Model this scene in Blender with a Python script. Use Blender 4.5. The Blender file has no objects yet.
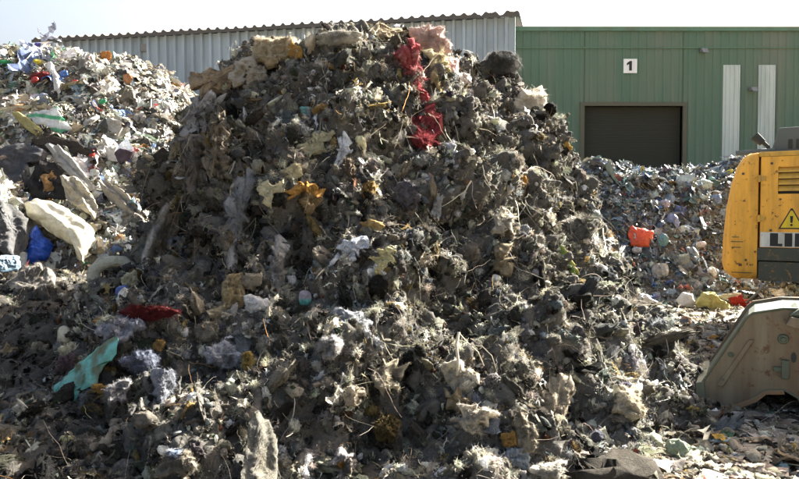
import bpy, bmesh, math, random
import numpy as np
from mathutils import Vector, Matrix
from mathutils.bvhtree import BVHTree

random.seed(7)
rng = np.random.default_rng(7)
scene = bpy.context.scene
COL = scene.collection
R = math.radians

# ------------------------------------------------------------------ camera
F = 700.0                      # focal length in photo pixels (799 wide)
CAM = np.array([0.0, 0.0, 1.7])
PITCH = -2.0
cam_d = bpy.data.cameras.new('camera')
cam = bpy.data.objects.new('camera', cam_d)
COL.objects.link(cam)
cam_d.sensor_width = 36.0
cam_d.lens = 36.0 * F / 799.0
cam_d.clip_start = 0.05
cam_d.clip_end = 3000
cam.location = CAM
cam.rotation_euler = (R(90 + PITCH), 0, 0)
scene.camera = cam
CR = np.array([1.0, 0, 0])
CF = np.array([0, math.cos(R(PITCH)), math.sin(R(PITCH))])
CU = np.array([0, -math.sin(R(PITCH)), math.cos(R(PITCH))])


def ray(px, py):
    d = CF + CR * ((px - 399.5) / F) - CU * ((py - 239.5) / F)
    return d / np.linalg.norm(d)


# ------------------------------------------------------------------ noise
def _hash(ix, iy, iz, seed):
    n = (ix * 374761393 + iy * 668265263 + iz * 1274126177 + seed * 974634777) & 0xFFFFFFFF
    n = ((n ^ (n >> 13)) * 1103515245) & 0xFFFFFFFF
    n = ((n ^ (n >> 16)) * 2246822519) & 0xFFFFFFFF
    n = n ^ (n >> 15)
    return (n & 0xFFFFFF).astype(np.float64) / 0xFFFFFF * 2 - 1


def vnoise(p, seed=0):
    f = np.floor(p)
    i = f.astype(np.int64)
    t = p - f
    t = t * t * t * (t * (t * 6 - 15) + 10)
    out = 0
    for dx in (0, 1):
        wx = t[:, 0] if dx else 1 - t[:, 0]
        for dy in (0, 1):
            wy = t[:, 1] if dy else 1 - t[:, 1]
            for dz in (0, 1):
                wz = t[:, 2] if dz else 1 - t[:, 2]
                out = out + _hash(i[:, 0] + dx, i[:, 1] + dy, i[:, 2] + dz, seed) * wx * wy * wz
    return out


def fbm(p, octv=4, seed=0, gain=.5):
    a, s, o = 1.0, 0, 0
    for k in range(octv):
        o = o + a * vnoise(p * (2.03 ** k) + k * 17.3, seed + k)
        s += a
        a *= gain
    return o / s


def ridged(p, octv=4, seed=0, gain=.55):
    a, s, o = 1.0, 0, 0
    for k in range(octv):
        o = o + a * (1 - 2 * np.abs(vnoise(p * (2.03 ** k) + k * 11.1, seed + k)))
        s += a
        a *= gain
    return o / s


def billow(p, octv=3, seed=0, gain=.5):
    a, s, o = 1.0, 0, 0
    for k in range(octv):
        o = o + a * (2 * np.abs(vnoise(p * (2.03 ** k) + k * 11.1, seed + k)) - .6)
        s += a
        a *= gain
    return o / s


def norm(v):
    return v / np.maximum(np.linalg.norm(v, axis=-1, keepdims=True), 1e-9)


# ------------------------------------------------------------------ mesh accumulation (triangles)
class TM:
    def __init__(s):
        s.v, s.t, s.c, s.n = [], [], [], 0

    def add(s, v, t, c):
        v = np.asarray(v, dtype=np.float64)
        c = np.asarray(c, dtype=np.float64)
        if c.ndim == 1:
            c = np.repeat(c[None, :3], len(v), 0)
        s.v.append(v); s.t.append(np.asarray(t, dtype=np.int64) + s.n); s.c.append(c[:, :3])
        s.n += len(v)

    def data(s):
        return np.concatenate(s.v), np.concatenate(s.t), np.concatenate(s.c)

    def build(s, name, mat, parent=None, smooth=True, origin=None):
        v, t, c = s.data()
        return mk(name, v, t, c, mat, parent, smooth, origin)


def mk(name, v, t, c, mat, parent=None, smooth=True, origin=None):
    me = bpy.data.meshes.new(name)
    v = np.asarray(v, dtype=np.float64)
    o = np.zeros(3) if origin is None else np.asarray(origin, dtype=np.float64)
    me.vertices.add(len(v))
    me.vertices.foreach_set('co', (v - o).astype(np.float32).ravel())
    me.loops.add(len(t) * 3)
    me.loops.foreach_set('vertex_index', t.astype(np.int32).ravel())
    me.polygons.add(len(t))
    me.polygons.foreach_set('loop_start', np.arange(0, len(t) * 3, 3, dtype=np.int32))
    me.update(calc_edges=True)
    me.polygons.foreach_set('use_smooth', np.full(len(t), smooth, dtype=bool))
    if c is not None:
        a = me.color_attributes.new('Col', 'FLOAT_COLOR', 'POINT')
        cc = np.ones((len(v), 4), dtype=np.float32); cc[:, :3] = c
        a.data.foreach_set('color', cc.ravel())
    me.materials.append(mat)
    ob = bpy.data.objects.new(name, me)
    COL.objects.link(ob)
    if parent is not None:
        ob.parent = parent
        ob.location = o - np.array(parent.location)
    else:
        ob.location = o
    return ob


def tag(o, label=None, cat=None, group=None, kind=None):
    if label: o['label'] = label
    if cat: o['category'] = cat
    if group: o['group'] = group
    if kind: o['kind'] = kind
    return o


def empty(name, loc, label, cat, group=None, rotz=0):
    o = bpy.data.objects.new(name, None)
    COL.objects.link(o)
    o.location = loc
    o.rotation_euler = (0, 0, rotz)
    return tag(o, label, cat, group)


# bmesh helpers for machinery and buildings
def bobj(name, bm, mat, parent=None, smooth=False, bevel=0, seg=2):
    me = bpy.data.meshes.new(name)
    bmesh.ops.recalc_face_normals(bm, faces=bm.faces[:])
    bm.to_mesh(me); bm.free()
    for p in me.polygons: p.use_smooth = smooth
    me.materials.append(mat)
    ob = bpy.data.objects.new(name, me)
    COL.objects.link(ob)
    if parent: ob.parent = parent
    if bevel:
        md = ob.modifiers.new('bevel', 'BEVEL'); md.width = bevel; md.segments = seg; md.limit_method = 'ANGLE'
        md.angle_limit = R(35)
    return ob


def box(bm, x0, x1, y0, y1, z0, z1, M=None):
    vs = [bm.verts.new(Vector(p)) for p in [(x0, y0, z0), (x1, y0, z0), (x1, y1, z0), (x0, y1, z0), (x0, y0, z1), (x1, y0, z1), (x1, y1, z1), (x0, y1, z1)]]
    if M is not None:
        for v in vs: v.co = M @ v.co
    for f in [(0, 3, 2, 1), (4, 5, 6, 7), (0, 1, 5, 4), (1, 2, 6, 5), (2, 3, 7, 6), (3, 0, 4, 7)]:
        bm.faces.new([vs[i] for i in f])


def prism(bm, pts, a, b, axis='y'):
    """extrude a polygon of (u, w) pairs from a to b along axis"""
    def P(u, w, k):
        return (u, k, w) if axis == 'y' else ((k, u, w) if axis == 'x' else (u, w, k))
    A = [bm.verts.new(P(u, w, a)) for u, w in pts]
    B = [bm.verts.new(P(u, w, b)) for u, w in pts]
    bm.faces.new(A); bm.faces.new(B[::-1])
    n = len(pts)
    for i in range(n):
        bm.faces.new([A[i], A[(i + 1) % n], B[(i + 1) % n], B[i]])


def cyl(bm, p0, p1, r0, r1=None, n=20, cap=True):
    r1 = r0 if r1 is None else r1
    p0, p1 = Vector(p0), Vector(p1)
    d = (p1 - p0).normalized()
    u = d.orthogonal().normalized(); w = d.cross(u)
    A, B = [], []
    for i in range(n):
        a = 2 * math.pi * i / n
        e = u * math.cos(a) + w * math.sin(a)
        A.append(bm.verts.new(p0 + e * r0)); B.append(bm.verts.new(p1 + e * r1))
    for i in range(n):
        bm.faces.new([A[i], A[(i + 1) % n], B[(i + 1) % n], B[i]])
    if cap:
        bm.faces.new(A[::-1]); bm.faces.new(B)


def tube(bm, pts, r, n=8):
    pts = [Vector(p) for p in pts]
    rings = []
    u = None
    for i, p in enumerate(pts):
        d = (pts[min(i + 1, len(pts) - 1)] - pts[max(i - 1, 0)]).normalized()
        u = d.orthogonal().normalized() if u is None else (u - d * u.dot(d)).normalized()
        w = d.cross(u)
        rings.append([bm.verts.new(p + (u * math.cos(2 * math.pi * k / n) + w * math.sin(2 * math.pi * k / n)) * r) for k in range(n)])
    for a, b in zip(rings, rings[1:]):
        for k in range(n):
            bm.faces.new([a[k], a[(k + 1) % n], b[(k + 1) % n], b[k]])
    bm.faces.new(rings[0][::-1]); bm.faces.new(rings[-1])


# ------------------------------------------------------------------ materials
def mat_new(name):
    m = bpy.data.materials.new(name); m.use_nodes = True
    nt = m.node_tree; nt.nodes.clear()
    return m, nt.nodes, nt.links


def fibre_mat(name, trans=.2, bump=.5, scale=45, rough=.95, spec=.1, var=(.55, 1.35), aniso=None, hue_noise=True):
    """matted waste: the piece's own colour varied by small stains, fibrous bump, a little light through it"""
    m, N, L = mat_new(name)
    out = N.new('ShaderNodeOutputMaterial')
    at = N.new('ShaderNodeAttribute'); at.attribute_name = 'Col'
    geo = N.new('ShaderNodeNewGeometry')
    mp = N.new('ShaderNodeMapping'); mp.inputs['Scale'].default_value = aniso or (1, 1, 1)
    L.new(geo.outputs['Position'], mp.inputs['Vector'])
    n1 = N.new('ShaderNodeTexNoise'); n1.inputs['Scale'].default_value = scale; n1.inputs['Detail'].default_value = 6
    n1.inputs['Roughness'].default_value = .7; n1.inputs['Distortion'].default_value = 1.5
    L.new(mp.outputs[0], n1.inputs['Vector'])
    mr = N.new('ShaderNodeMapRange'); mr.inputs['From Min'].default_value = .3; mr.inputs['From Max'].default_value = .7
    mr.inputs['To Min'].default_value = var[0]; mr.inputs['To Max'].default_value = var[1]
    L.new(n1.outputs['Fac'], mr.inputs['Value'])
    mul = N.new('ShaderNodeVectorMath'); mul.operation = 'SCALE'
    L.new(at.outputs['Color'], mul.inputs[0]); L.new(mr.outputs[0], mul.inputs['Scale'])
    # blotches of brown grime
    n2 = N.new('ShaderNodeTexNoise'); n2.inputs['Scale'].default_value = 9; n2.inputs['Detail'].default_value = 4
    L.new(geo.outputs['Position'], n2.inputs['Vector'])
    r2 = N.new('ShaderNodeMapRange'); r2.inputs['From Min'].default_value = .5; r2.inputs['From Max'].default_value = .72
    r2.inputs['To Max'].default_value = .55
    L.new(n2.outputs['Fac'], r2.inputs['Value'])
    mx = N.new('ShaderNodeMix'); mx.data_type = 'RGBA'; mx.blend_type = 'MULTIPLY'
    L.new(r2.outputs[0], mx.inputs['Factor']); L.new(mul.outputs[0], mx.inputs['A'])
    mx.inputs['B'].default_value = (.50, .44, .35, 1)
    bp = N.new('ShaderNodeBump'); bp.inputs['Strength'].default_value = bump; bp.inputs['Distance'].default_value = .02
    L.new(n1.outputs['Fac'], bp.inputs['Height'])
    pr = N.new('ShaderNodeBsdfPrincipled')
    pr.inputs['Roughness'].default_value = rough; pr.inputs['Specular IOR Level'].default_value = spec
    L.new(mx.outputs['Result'], pr.inputs['Base Color']); L.new(bp.outputs[0], pr.inputs['Normal'])
    if trans > 0:
        tr = N.new('ShaderNodeBsdfTranslucent'); L.new(mx.outputs['Result'], tr.inputs['Color'])
        ms = N.new('ShaderNodeMixShader'); ms.inputs[0].default_value = trans
        L.new(pr.outputs[0], ms.inputs[1]); L.new(tr.outputs[0], ms.inputs[2]); L.new(ms.outputs[0], out.inputs[0])
    else:
        L.new(pr.outputs[0], out.inputs[0])
    return m


def paint_mat(name, col, rust=(.10, .045, .02), rust_amt=.5, rough=.45, metallic=0, scale=5, streak=True, dirt=(.12, .10, .07), dirt_amt=.35, spec=.4, bump=.15):
    """worn painted metal: chips of rust, vertical streaks of dirt, in object space"""
    m, N, L = mat_new(name)
    out = N.new('ShaderNodeOutputMaterial')
    tc = N.new('ShaderNodeTexCoord')
    mp = N.new('ShaderNodeMapping'); mp.inputs['Scale'].default_value = (1, 1, .15 if streak else 1)
    L.new(tc.outputs['Object'], mp.inputs['Vector'])
    nd = N.new('ShaderNodeTexNoise'); nd.inputs['Scale'].default_value = scale * 2; nd.inputs['Detail'].default_value = 6
    nd.inputs['Roughness'].default_value = .65
    L.new(mp.outputs[0], nd.inputs['Vector'])
    rd = N.new('ShaderNodeMapRange'); rd.inputs['From Min'].default_value = .42; rd.inputs['From Max'].default_value = .75
    rd.inputs['To Max'].default_value = dirt_amt * 1.6
    L.new(nd.outputs['Fac'], rd.inputs['Value'])
    m1 = N.new('ShaderNodeMix'); m1.data_type = 'RGBA'
    m1.inputs['A'].default_value = (*col, 1); m1.inputs['B'].default_value = (*dirt, 1)
    L.new(rd.outputs[0], m1.inputs['Factor'])
    nr = N.new('ShaderNodeTexNoise'); nr.inputs['Scale'].default_value = scale * 3.3; nr.inputs['Detail'].default_value = 8
    nr.inputs['Roughness'].default_value = .75
    L.new(tc.outputs['Object'], nr.inputs['Vector'])
    rr = N.new('ShaderNodeMapRange'); rr.inputs['From Min'].default_value = .70 - .18 * rust_amt; rr.inputs['From Max'].default_value = .74 - .16 * rust_amt
    L.new(nr.outputs['Fac'], rr.inputs['Value'])
    m2 = N.new('ShaderNodeMix'); m2.data_type = 'RGBA'; m2.inputs['B'].default_value = (*rust, 1)
    L.new(m1.outputs['Result'], m2.inputs['A']); L.new(rr.outputs[0], m2.inputs['Factor'])
    pr = N.new('ShaderNodeBsdfPrincipled'); pr.inputs['Metallic'].default_value = metallic
    pr.inputs['Specular IOR Level'].default_value = spec
    ro = N.new('ShaderNodeMapRange'); ro.inputs['To Min'].default_value = rough; ro.inputs['To Max'].default_value = min(1, rough + .4)
    L.new(nd.outputs['Fac'], ro.inputs['Value']); L.new(ro.outputs[0], pr.inputs['Roughness'])
    bp = N.new('ShaderNodeBump'); bp.inputs['Strength'].default_value = bump; bp.inputs['Distance'].default_value = .01
    L.new(nr.outputs['Fac'], bp.inputs['Height']); L.new(bp.outputs[0], pr.inputs['Normal'])
    L.new(m2.outputs['Result'], pr.inputs['Base Color']); L.new(pr.outputs[0], out.inputs[0])
    return m


M_FLUFF = fibre_mat('matted_fluff', trans=.34, bump=.9, scale=55)
M_HAIR = fibre_mat('loose_fibre', trans=.5, bump=0, scale=25, var=(.7, 1.3))
M_CORE = fibre_mat('packed_fibre', trans=0, bump=1, scale=30)
M_SCRAP = fibre_mat('mixed_scrap', trans=.1, bump=.25, scale=18, rough=.55, spec=.45, var=(.65, 1.2))
M_PLASTIC = fibre_mat('plastic_film', trans=.22, bump=.3, scale=14, rough=.35, spec=.5, var=(.75, 1.15))
M_CLOTH = fibre_mat('dirty_cloth', trans=.24, bump=.7, scale=38, var=(.65, 1.25))

# ------------------------------------------------------------------ templates
_ico = {}


def ico(sub):
    if sub not in _ico:
        bm = bmesh.new(); bmesh.ops.create_icosphere(bm, subdivisions=sub, radius=1)
        bm.verts.ensure_lookup_table()
        v = np.array([x.co[:] for x in bm.verts]); t = np.array([[q.index for q in f.verts] for f in bm.faces])
        bm.free(); _ico[sub] = (v, t)
    return _ico[sub]


def grid_tris(nu, nv, wrap=False):
    t = []
    for i in range(nu - 1):
        for j in range(nv if wrap else nv - 1):
            a = i * nv + j; b = i * nv + (j + 1) % nv; c = a + nv; d = b + nv
            t += [(a, b, d), (a, d, c)]
    return np.array(t)


def t_wad(seed, sub=3):
    v, t = ico(sub)
    o = np.array([seed * 7.3, seed * 3.1, 0])
    w = v + .35 * np.stack([fbm(v * 1.7 + o + 5, 2, seed), fbm(v * 1.7 + o + 9, 2, seed + 3), fbm(v * 1.7 + o + 13, 2, seed + 5)], 1)
    r = .8 + .5 * ridged(w * np.array([1.3, 2.4, 2.4]) + o, 4 if sub > 2 else 3, seed) + .3 * fbm(w * 3.5 + o, 2, seed + 9)
    q = w * 3.2 + o
    p = v * r[:, None] + (.20 if sub > 2 else .12) * np.stack([ridged(q + 31, 2, seed + 11), ridged(q + 37, 2, seed + 12), ridged(q + 43, 2, seed + 13)], 1)
    p = p * np.array([1, .75 + .25 * math.sin(seed), .55])
    return p, t


def t_rag(seed, n=10, crump=.32, jag=.12, sh=.35):
    u, w = np.meshgrid(np.linspace(-1, 1, n), np.linspace(-1, 1, n), indexing='ij')
    p = np.stack([u.ravel(), w.ravel() * .8, 0 * u.ravel()], 1)
    o = np.array([seed * 5.1, 1.7, seed * 2.2])
    z = crump * ridged(p * 1.6 + o, 3, seed) + .25 * fbm(p * 1.1 + o, 2, seed + 4)
    q = p.copy()
    q[:, 0] = p[:, 0] * (1 + sh * fbm(p * 2.2 + o + 3, 2, seed + 1)); q[:, 1] = p[:, 1] * (1 + sh * fbm(p * 2.2 + o + 8, 2, seed + 2))
    q[:, :2] += jag * np.stack([vnoise(p * 5 + o, seed + 7), vnoise(p * 5 + o + 4, seed + 8)], 1)
    k = rng.uniform(.2, 1.3); a = q[:, 0] * k               # curl round an axis
    q[:, 2] = z + (1 - np.cos(a)) / k * -1
    q[:, 0] = np.sin(a) / k
    return q, grid_tris(n, n)


def t_shred(seed, n=14):
    """a twisted strip of torn cloth"""
    rs = np.random.default_rng(seed)
    d = norm(rs.normal(size=3)); p = np.zeros(3); P = []; D = []
    for i in range(n):
        P.append(p.copy()); D.append(d.copy())
        d = norm(d + rs.normal(size=3) * .42 + np.array([0, 0, .03])); p = p + d * (2.4 / n)
    P = np.array(P); D = np.array(D); P -= P.mean(0)
    side = norm(np.cross(D, norm(rs.normal(size=3)))); up = np.cross(D, side)
    wd = rs.uniform(.05, .16) * (1 + .55 * rs.normal(size=n)); wd = np.clip(np.abs(wd), .02, .3)[:, None]
    rows = [P - side * wd, P + up * wd * .45 + side * wd * rs.uniform(-.3, .3, size=(n, 1)), P + side * wd]
    v = np.stack(rows, 1).reshape(-1, 3)
    return v, grid_tris(n, 3)


def t_card(seed):
    rs = np.random.default_rng(seed)
    w, h, th = 1, rs.uniform(.4, .9), rs.uniform(.02, .12)
    k = rs.uniform(-.25, .25)
    pts = np.array([(-w, -h), (0, -h * rs.uniform(.8, 1.1)), (w, -h * rs.uniform(.6, 1)), (w * rs.uniform(.8, 1), h), (0, h), (-w * rs.uniform(.7, 1), h * rs.uniform(.7, 1))])
    z = np.array([k, 0, k, k, 0, k])
    v = np.concatenate([np.column_stack([pts, z]), np.column_stack([pts, z + th])])
    t = [(0, 5, 4), (0, 4, 1), (1, 4, 3), (1, 3, 2), (6, 10, 11), (6, 7, 10), (7, 9, 10), (7, 8, 9)]
    for i in range(6):
        j = (i + 1) % 6; t += [(i, j, j + 6), (i, j + 6, i + 6)]
    return v, np.array(t)


def t_bottle(seed, n=9):
    rs = np.random.default_rng(seed)
    prof = [(.0, -1), (.33, -1), (.36, -.9), (.34, -.2), (.37, .2), (.33, .55), (.14, .82), (.14, .98), (0, .98)] if seed % 2 else [(0, -1), (.4, -1), (.42, -.5), (.36, 0), (.42, .5), (.4, 1), (0, 1)]
    k = 1 + .18 * rs.normal(size=(len(prof), n)); sq = rs.uniform(.5, 1)
    v = []
    for i, (r, z) in enumerate(prof):
        for j in range(n):
            a = 2 * math.pi * j / n
            v.append((z, r * k[i, j] * math.cos(a), r * k[i, j] * math.sin(a) * sq))
    return np.array(v), grid_tris(len(prof), n, True)


def t_puff(seed):
    v, t = ico(2)
    o = np.array([seed * 3.3, 0, seed])
    r = 1 + .5 * ridged(v * 1.5 + o, 3, seed)
    return v * r[:, None] * np.array([1, .7, .38]), t


def t_bundle(seed, k=11):
    rs = np.random.default_rng(seed); V, T, m = [], [], 0
    for i in range(k):
        v, t = t_shred(seed * 31 + i, 11)
        v = v * rs.uniform(.45, .8) + rs.normal(size=3) * np.array([.42, .42, .28])
        V.append(v); T.append(t + m); m += len(v)
    return np.concatenate(V), np.concatenate(T)


def t_tuft(seed, k=150, K=5):
    """a teased ball of curly fibres"""
    rs = np.random.default_rng(seed)
    p = norm(rs.normal(size=(k, 3))) * rs.uniform(.1, .95, (k, 1)) * np.array([1, .7, .42]); d = norm(rs.normal(size=(k, 3)) * np.array([1, 1, .5])); P = [p]
    ben = rs.normal(size=(k, 3)) * .8
    for i in range(K):
        d = norm(d + ben + rs.normal(size=(k, 3)) * 1.3); p = p + d * (1.0 / K) * rs.uniform(.5, 1.2, (k, 1)); P.append(p)
    P = np.stack(P, 1); side = norm(rs.normal(size=(k, 3)))[:, None]
    w = (.011 * np.linspace(1, .4, K + 1))[None, :, None] * rs.uniform(.5, 1.6, (k, 1, 1))
    V = np.stack([P - side * w, P + side * w], 2).reshape(-1, 3)
    t = np.array([q for i in range(K) for q in ((2 * i, 2 * i + 1, 2 * i + 3), (2 * i, 2 * i + 3, 2 * i + 2))])
    return V, (t[None] + (np.arange(k) * 2 * (K + 1))[:, None, None]).reshape(-1, 3)


T_BUNDLE = [t_bundle(s + 5) for s in range(16)]
T_TUFT = [t_tuft(s + 900) for s in range(12)]
T_BIG = [t_wad(s, 4) for s in range(8)]
T_WAD = [t_wad(s + 20, 3) for s in range(16)]
T_WADS = [t_wad(s + 50, 2) for s in range(20)]
T_RAG = [t_rag(s) for s in range(26)]
T_SHRED = [t_shred(s + 300) for s in range(30)]
T_SHEET = [t_rag(s + 80, 7, .34, .05, .22) for s in range(26)]
T_CARD = [t_card(s) for s in range(14)]
T_BOT = [t_bottle(s) for s in range(8)]
T_PUFF = [t_puff(s) for s in range(12)]


def frames(nrm, tilt=.4):
    n = norm(nrm + rng.normal(size=nrm.shape) * tilt)
    a = norm(np.cross(n, rng.normal(size=nrm.shape)))
    b = np.cross(n, a)
    return np.stack([a, b, n], 2)               # columns


def scatter(tm, temps, pos, nrm, scale, col, tilt=.4, stretch=.35, sink=0.0, cvar=.12):
    Nn = len(pos)
    if not Nn: return
    ti = rng.integers(0, len(temps), Nn)
    Rm = frames(nrm, tilt)
    st = np.exp(rng.normal(size=(Nn, 3)) * stretch)
    p0 = pos - norm(nrm) * (scale * sink)[:, None]
    for k, (v, t) in enumerate(temps):
        s = np.where(ti == k)[0]
        if not len(s): continue
        V = v[None] * (st[s] * scale[s][:, None])[:, None, :]
        W = np.einsum('nij,nmj->nmi', Rm[s], V) + p0[s][:, None, :]
        T = t[None] + (np.arange(len(s)) * len(v))[:, None, None]
        C = np.repeat(col[s][:, None, :], len(v), 1)
        C = C * (1 + cvar * rng.normal(size=(len(s), len(v), 1)))
        tm.add(W.reshape(-1, 3), T.reshape(-1, 3), np.clip(C, .005, .9).reshape(-1, 3))


def strands(tm, pos, nrm, length, width, col, K=5, curl=.5, droop=.1, spread=.7):
    """curved flat fibres, K segments each"""
    Nn = len(pos)
    if not Nn: return
    d = norm(norm(nrm) + rng.normal(size=(Nn, 3)) * spread)
    P = [pos]; p = pos.copy()
    bend = rng.normal(size=(Nn, 3)) * curl / K * 2
    for k in range(K):
        d = norm(d + bend + rng.normal(size=(Nn, 3)) * curl / K * 1.3 + np.array([0, 0, -droop / K]))
        p = p + d * (length / K)[:, None]; P.append(p)
    P = np.stack(P, 1)                                   # N,K+1,3
    side = norm(np.cross(P[:, -1] - P[:, 0], rng.normal(size=(Nn, 3))))
    w = (width[:, None] * np.linspace(1, .35, K + 1)[None])[..., None]
    V = np.stack([P - side[:, None] * w, P + side[:, None] * w], 2).reshape(Nn, -1, 3)
    t = []
    for k in range(K):
        a = 2 * k; t += [(a, a + 1, a + 3), (a, a + 3, a + 2)]
    t = np.array(t)
    T = t[None] + (np.arange(Nn) * 2 * (K + 1))[:, None, None]
    tm.add(V.reshape(-1, 3), T.reshape(-1, 3), np.repeat(col, 2 * (K + 1), 0))


def palette(entries, n):
    w = np.array([e[0] for e in entries], float); w /= w.sum()
    i = rng.choice(len(entries), n, p=w)
    c = np.array([e[1] for e in entries])[i]
    return np.clip(c * np.exp(rng.normal(size=(n, 1)) * .22) * (1 + rng.normal(size=(n, 3)) * .04), .004, .85)


P_FLUFF = [(20, (.19, .18, .155)), (18, (.30, .28, .24)), (12, (.095, .09, .08)), (9, (.04, .038, .034)), (12, (.25, .26, .26)),
           (12, (.44, .42, .35)), (8, (.60, .58, .51)), (5, (.17, .195, .22)), (3, (.32, .24, .11)), (.4, (.24, .17, .07)),
           (1.0, (.15, .075, .05)), (3, (.07, .09, .06)), (1.5, (.66, .66, .63)), (1.0, (.10, .10, .14))]
P_TUFT = [(5, (.20, .19, .17)), (5, (.36, .34, .30)), (4, (.54, .51, .44)), (2, (.27, .285, .31)), (3, (.09, .085, .075)), (.5, (.24, .15, .06))]
P_FLUFF = [(w, tuple(np.array(c) * np.array([1.0, .985, .915]) * (.66 if sum(c) < 1.1 else 1.12))) for w, c in P_FLUFF]
P_TUFT = [(w, tuple(np.array(c) * np.array([1.0, 1.0, .89]))) for w, c in P_TUFT]
P_HAIR = [(5, (.24, .215, .18)), (2, (.42, .38, .31)), (4, (.12, .10, .08)), (1, (.04, .04, .035)), (.6, (.34, .2, .08))]
P_TRASH = [(20, (.56, .54, .49)), (14, (.70, .69, .66)), (14, (.36, .33, .28)), (12, (.20, .17, .13)), (9, (.08, .07, .06)), (9, (.45, .38, .27)),
           (5, (.30, .35, .40)), (1.1, (.08, .14, .32)), (1.0, (.10, .25, .16)), (.6, (.38, .08, .06)), (.8, (.45, .25, .10)), (.7, (.5, .42, .15)),
           (3, (.22, .30, .34)), (2, (.28, .36, .28)), (2, (.12, .11, .16))]
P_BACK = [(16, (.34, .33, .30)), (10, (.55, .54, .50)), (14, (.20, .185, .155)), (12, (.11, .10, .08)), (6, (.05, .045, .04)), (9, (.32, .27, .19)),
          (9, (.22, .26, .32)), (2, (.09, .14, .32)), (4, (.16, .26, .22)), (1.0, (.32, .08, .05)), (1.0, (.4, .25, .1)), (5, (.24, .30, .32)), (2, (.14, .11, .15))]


def sample(v, t, n, wfun=None):
    a, b, c = v[t[:, 0]], v[t[:, 1]], v[t[:, 2]]
    cr = np.cross(b - a, c - a); A = np.linalg.norm(cr, axis=1)
    w = A if wfun is None else A * wfun((a + b + c) / 3, cr / np.maximum(A, 1e-9)[:, None])
    i = rng.choice(len(t), n, p=w / w.sum())
    r1 = np.sqrt(rng.random(n)); r2 = rng.random(n)
    p = a[i] * (1 - r1)[:, None] + b[i] * (r1 * (1 - r2))[:, None] + c[i] * (r1 * r2)[:, None]
    return p, cr[i] / A[i][:, None]


def facing(P, Nn):
    """scatter less on the side of a heap that faces away from the photographer"""
    to = norm(CAM[None] - P); d = (to * Nn).sum(1)
    return np.where(d > -.25, 1.0, .12)


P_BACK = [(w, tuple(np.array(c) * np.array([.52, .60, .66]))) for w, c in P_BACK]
P_TRASH = [(w * (1.6 if sum(c) < .7 else 1), tuple(np.array(c) * np.array([.75, .77, .74]))) for w, c in P_TRASH]
# ------------------------------------------------------------------ world and sun
SUN_AZ, SUN_EL = 51.0, 31.5
world = bpy.data.worlds.new('World'); scene.world = world; world.use_nodes = True
WN, WL = world.node_tree.nodes, world.node_tree.links
WN.clear()
sky = WN.new('ShaderNodeTexSky'); sky.sky_type = 'NISHITA'; sky.sun_disc = False
sky.sun_elevation = R(SUN_EL); sky.sun_rotation = R(SUN_AZ)
sky.air_density = 1.0; sky.dust_density = 10.0; sky.ozone_density = .3
bg = WN.new('ShaderNodeBackground'); bg.inputs['Strength'].default_value = .05
wo = WN.new('ShaderNodeOutputWorld')
WL.new(sky.outputs[0], bg.inputs[0]); WL.new(bg.outputs[0], wo.inputs[0])
sl = bpy.data.lights.new('sun', 'SUN'); sl.energy = 5.0; sl.angle = R(.55); sl.color = (1, .97, .90)
so = bpy.data.objects.new('sun', sl); COL.objects.link(so)
sd = Vector((math.sin(R(SUN_AZ)) * math.cos(R(SUN_EL)), math.cos(R(SUN_AZ)) * math.cos(R(SUN_EL)), math.sin(R(SUN_EL))))
so.rotation_euler = sd.to_track_quat('Z', 'Y').to_euler(); so.location = sd * 60
scene.view_settings.view_transform = 'Standard'
scene.view_settings.look = 'None'
scene.view_settings.gamma = 1
scene.view_settings.exposure = 3.2
scene.render.engine = 'CYCLES'
scene.cycles.max_bounces = 6
scene.cycles.diffuse_bounces = 3
scene.cycles.use_denoising = True

# ------------------------------------------------------------------ ground
gm, GN, GL = mat_new('trodden_dirt')
go = GN.new('ShaderNodeOutputMaterial'); gp = GN.new('ShaderNodeBsdfPrincipled'); gp.inputs['Roughness'].default_value = .8
gg = GN.new('ShaderNodeNewGeometry')
g1 = GN.new('ShaderNodeTexNoise'); g1.inputs['Scale'].default_value = 1.3; g1.inputs['Detail'].default_value = 10; g1.inputs['Roughness'].default_value = .7
g2 = GN.new('ShaderNodeTexNoise'); g2.inputs['Scale'].default_value = 22; g2.inputs['Detail'].default_value = 6
for g in (g1, g2): GL.new(gg.outputs['Position'], g.inputs['Vector'])
gr = GN.new('ShaderNodeValToRGB')
gr.color_ramp.elements[0].position = .3; gr.color_ramp.elements[0].color = (.07, .055, .04, 1)
gr.color_ramp.elements[1].position = .7; gr.color_ramp.elements[1].color = (.27, .24, .19, 1)
ga = GN.new('ShaderNodeMath'); ga.operation = 'ADD'; gb = GN.new('ShaderNodeMath'); gb.operation = 'MULTIPLY'; gb.inputs[1].default_value = .5
GL.new(g1.outputs['Fac'], ga.inputs[0]); GL.new(g2.outputs['Fac'], ga.inputs[1]); GL.new(ga.outputs[0], gb.inputs[0])
GL.new(gb.outputs[0], gr.inputs[0]); GL.new(gr.outputs[0], gp.inputs['Base Color'])
gbm = GN.new('ShaderNodeBump'); gbm.inputs['Strength'].default_value = .8; gbm.inputs['Distance'].default_value = .06
GL.new(gb.outputs[0], gbm.inputs['Height']); GL.new(gbm.outputs[0], gp.inputs['Normal']); GL.new(gp.outputs[0], go.inputs[0])


def height_mesh(x0, x1, nx, y0, y1, ny, fz):
    X, Y = np.meshgrid(np.linspace(x0, x1, nx), np.linspace(y0, y1, ny), indexing='ij')
    Z = fz(X.ravel(), Y.ravel())
    return np.column_stack([X.ravel(), Y.ravel(), Z]), grid_tris(nx, ny)


def P2(x, y, s=0.0):
    return np.column_stack([x, y, np.full_like(x, s)])


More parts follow.
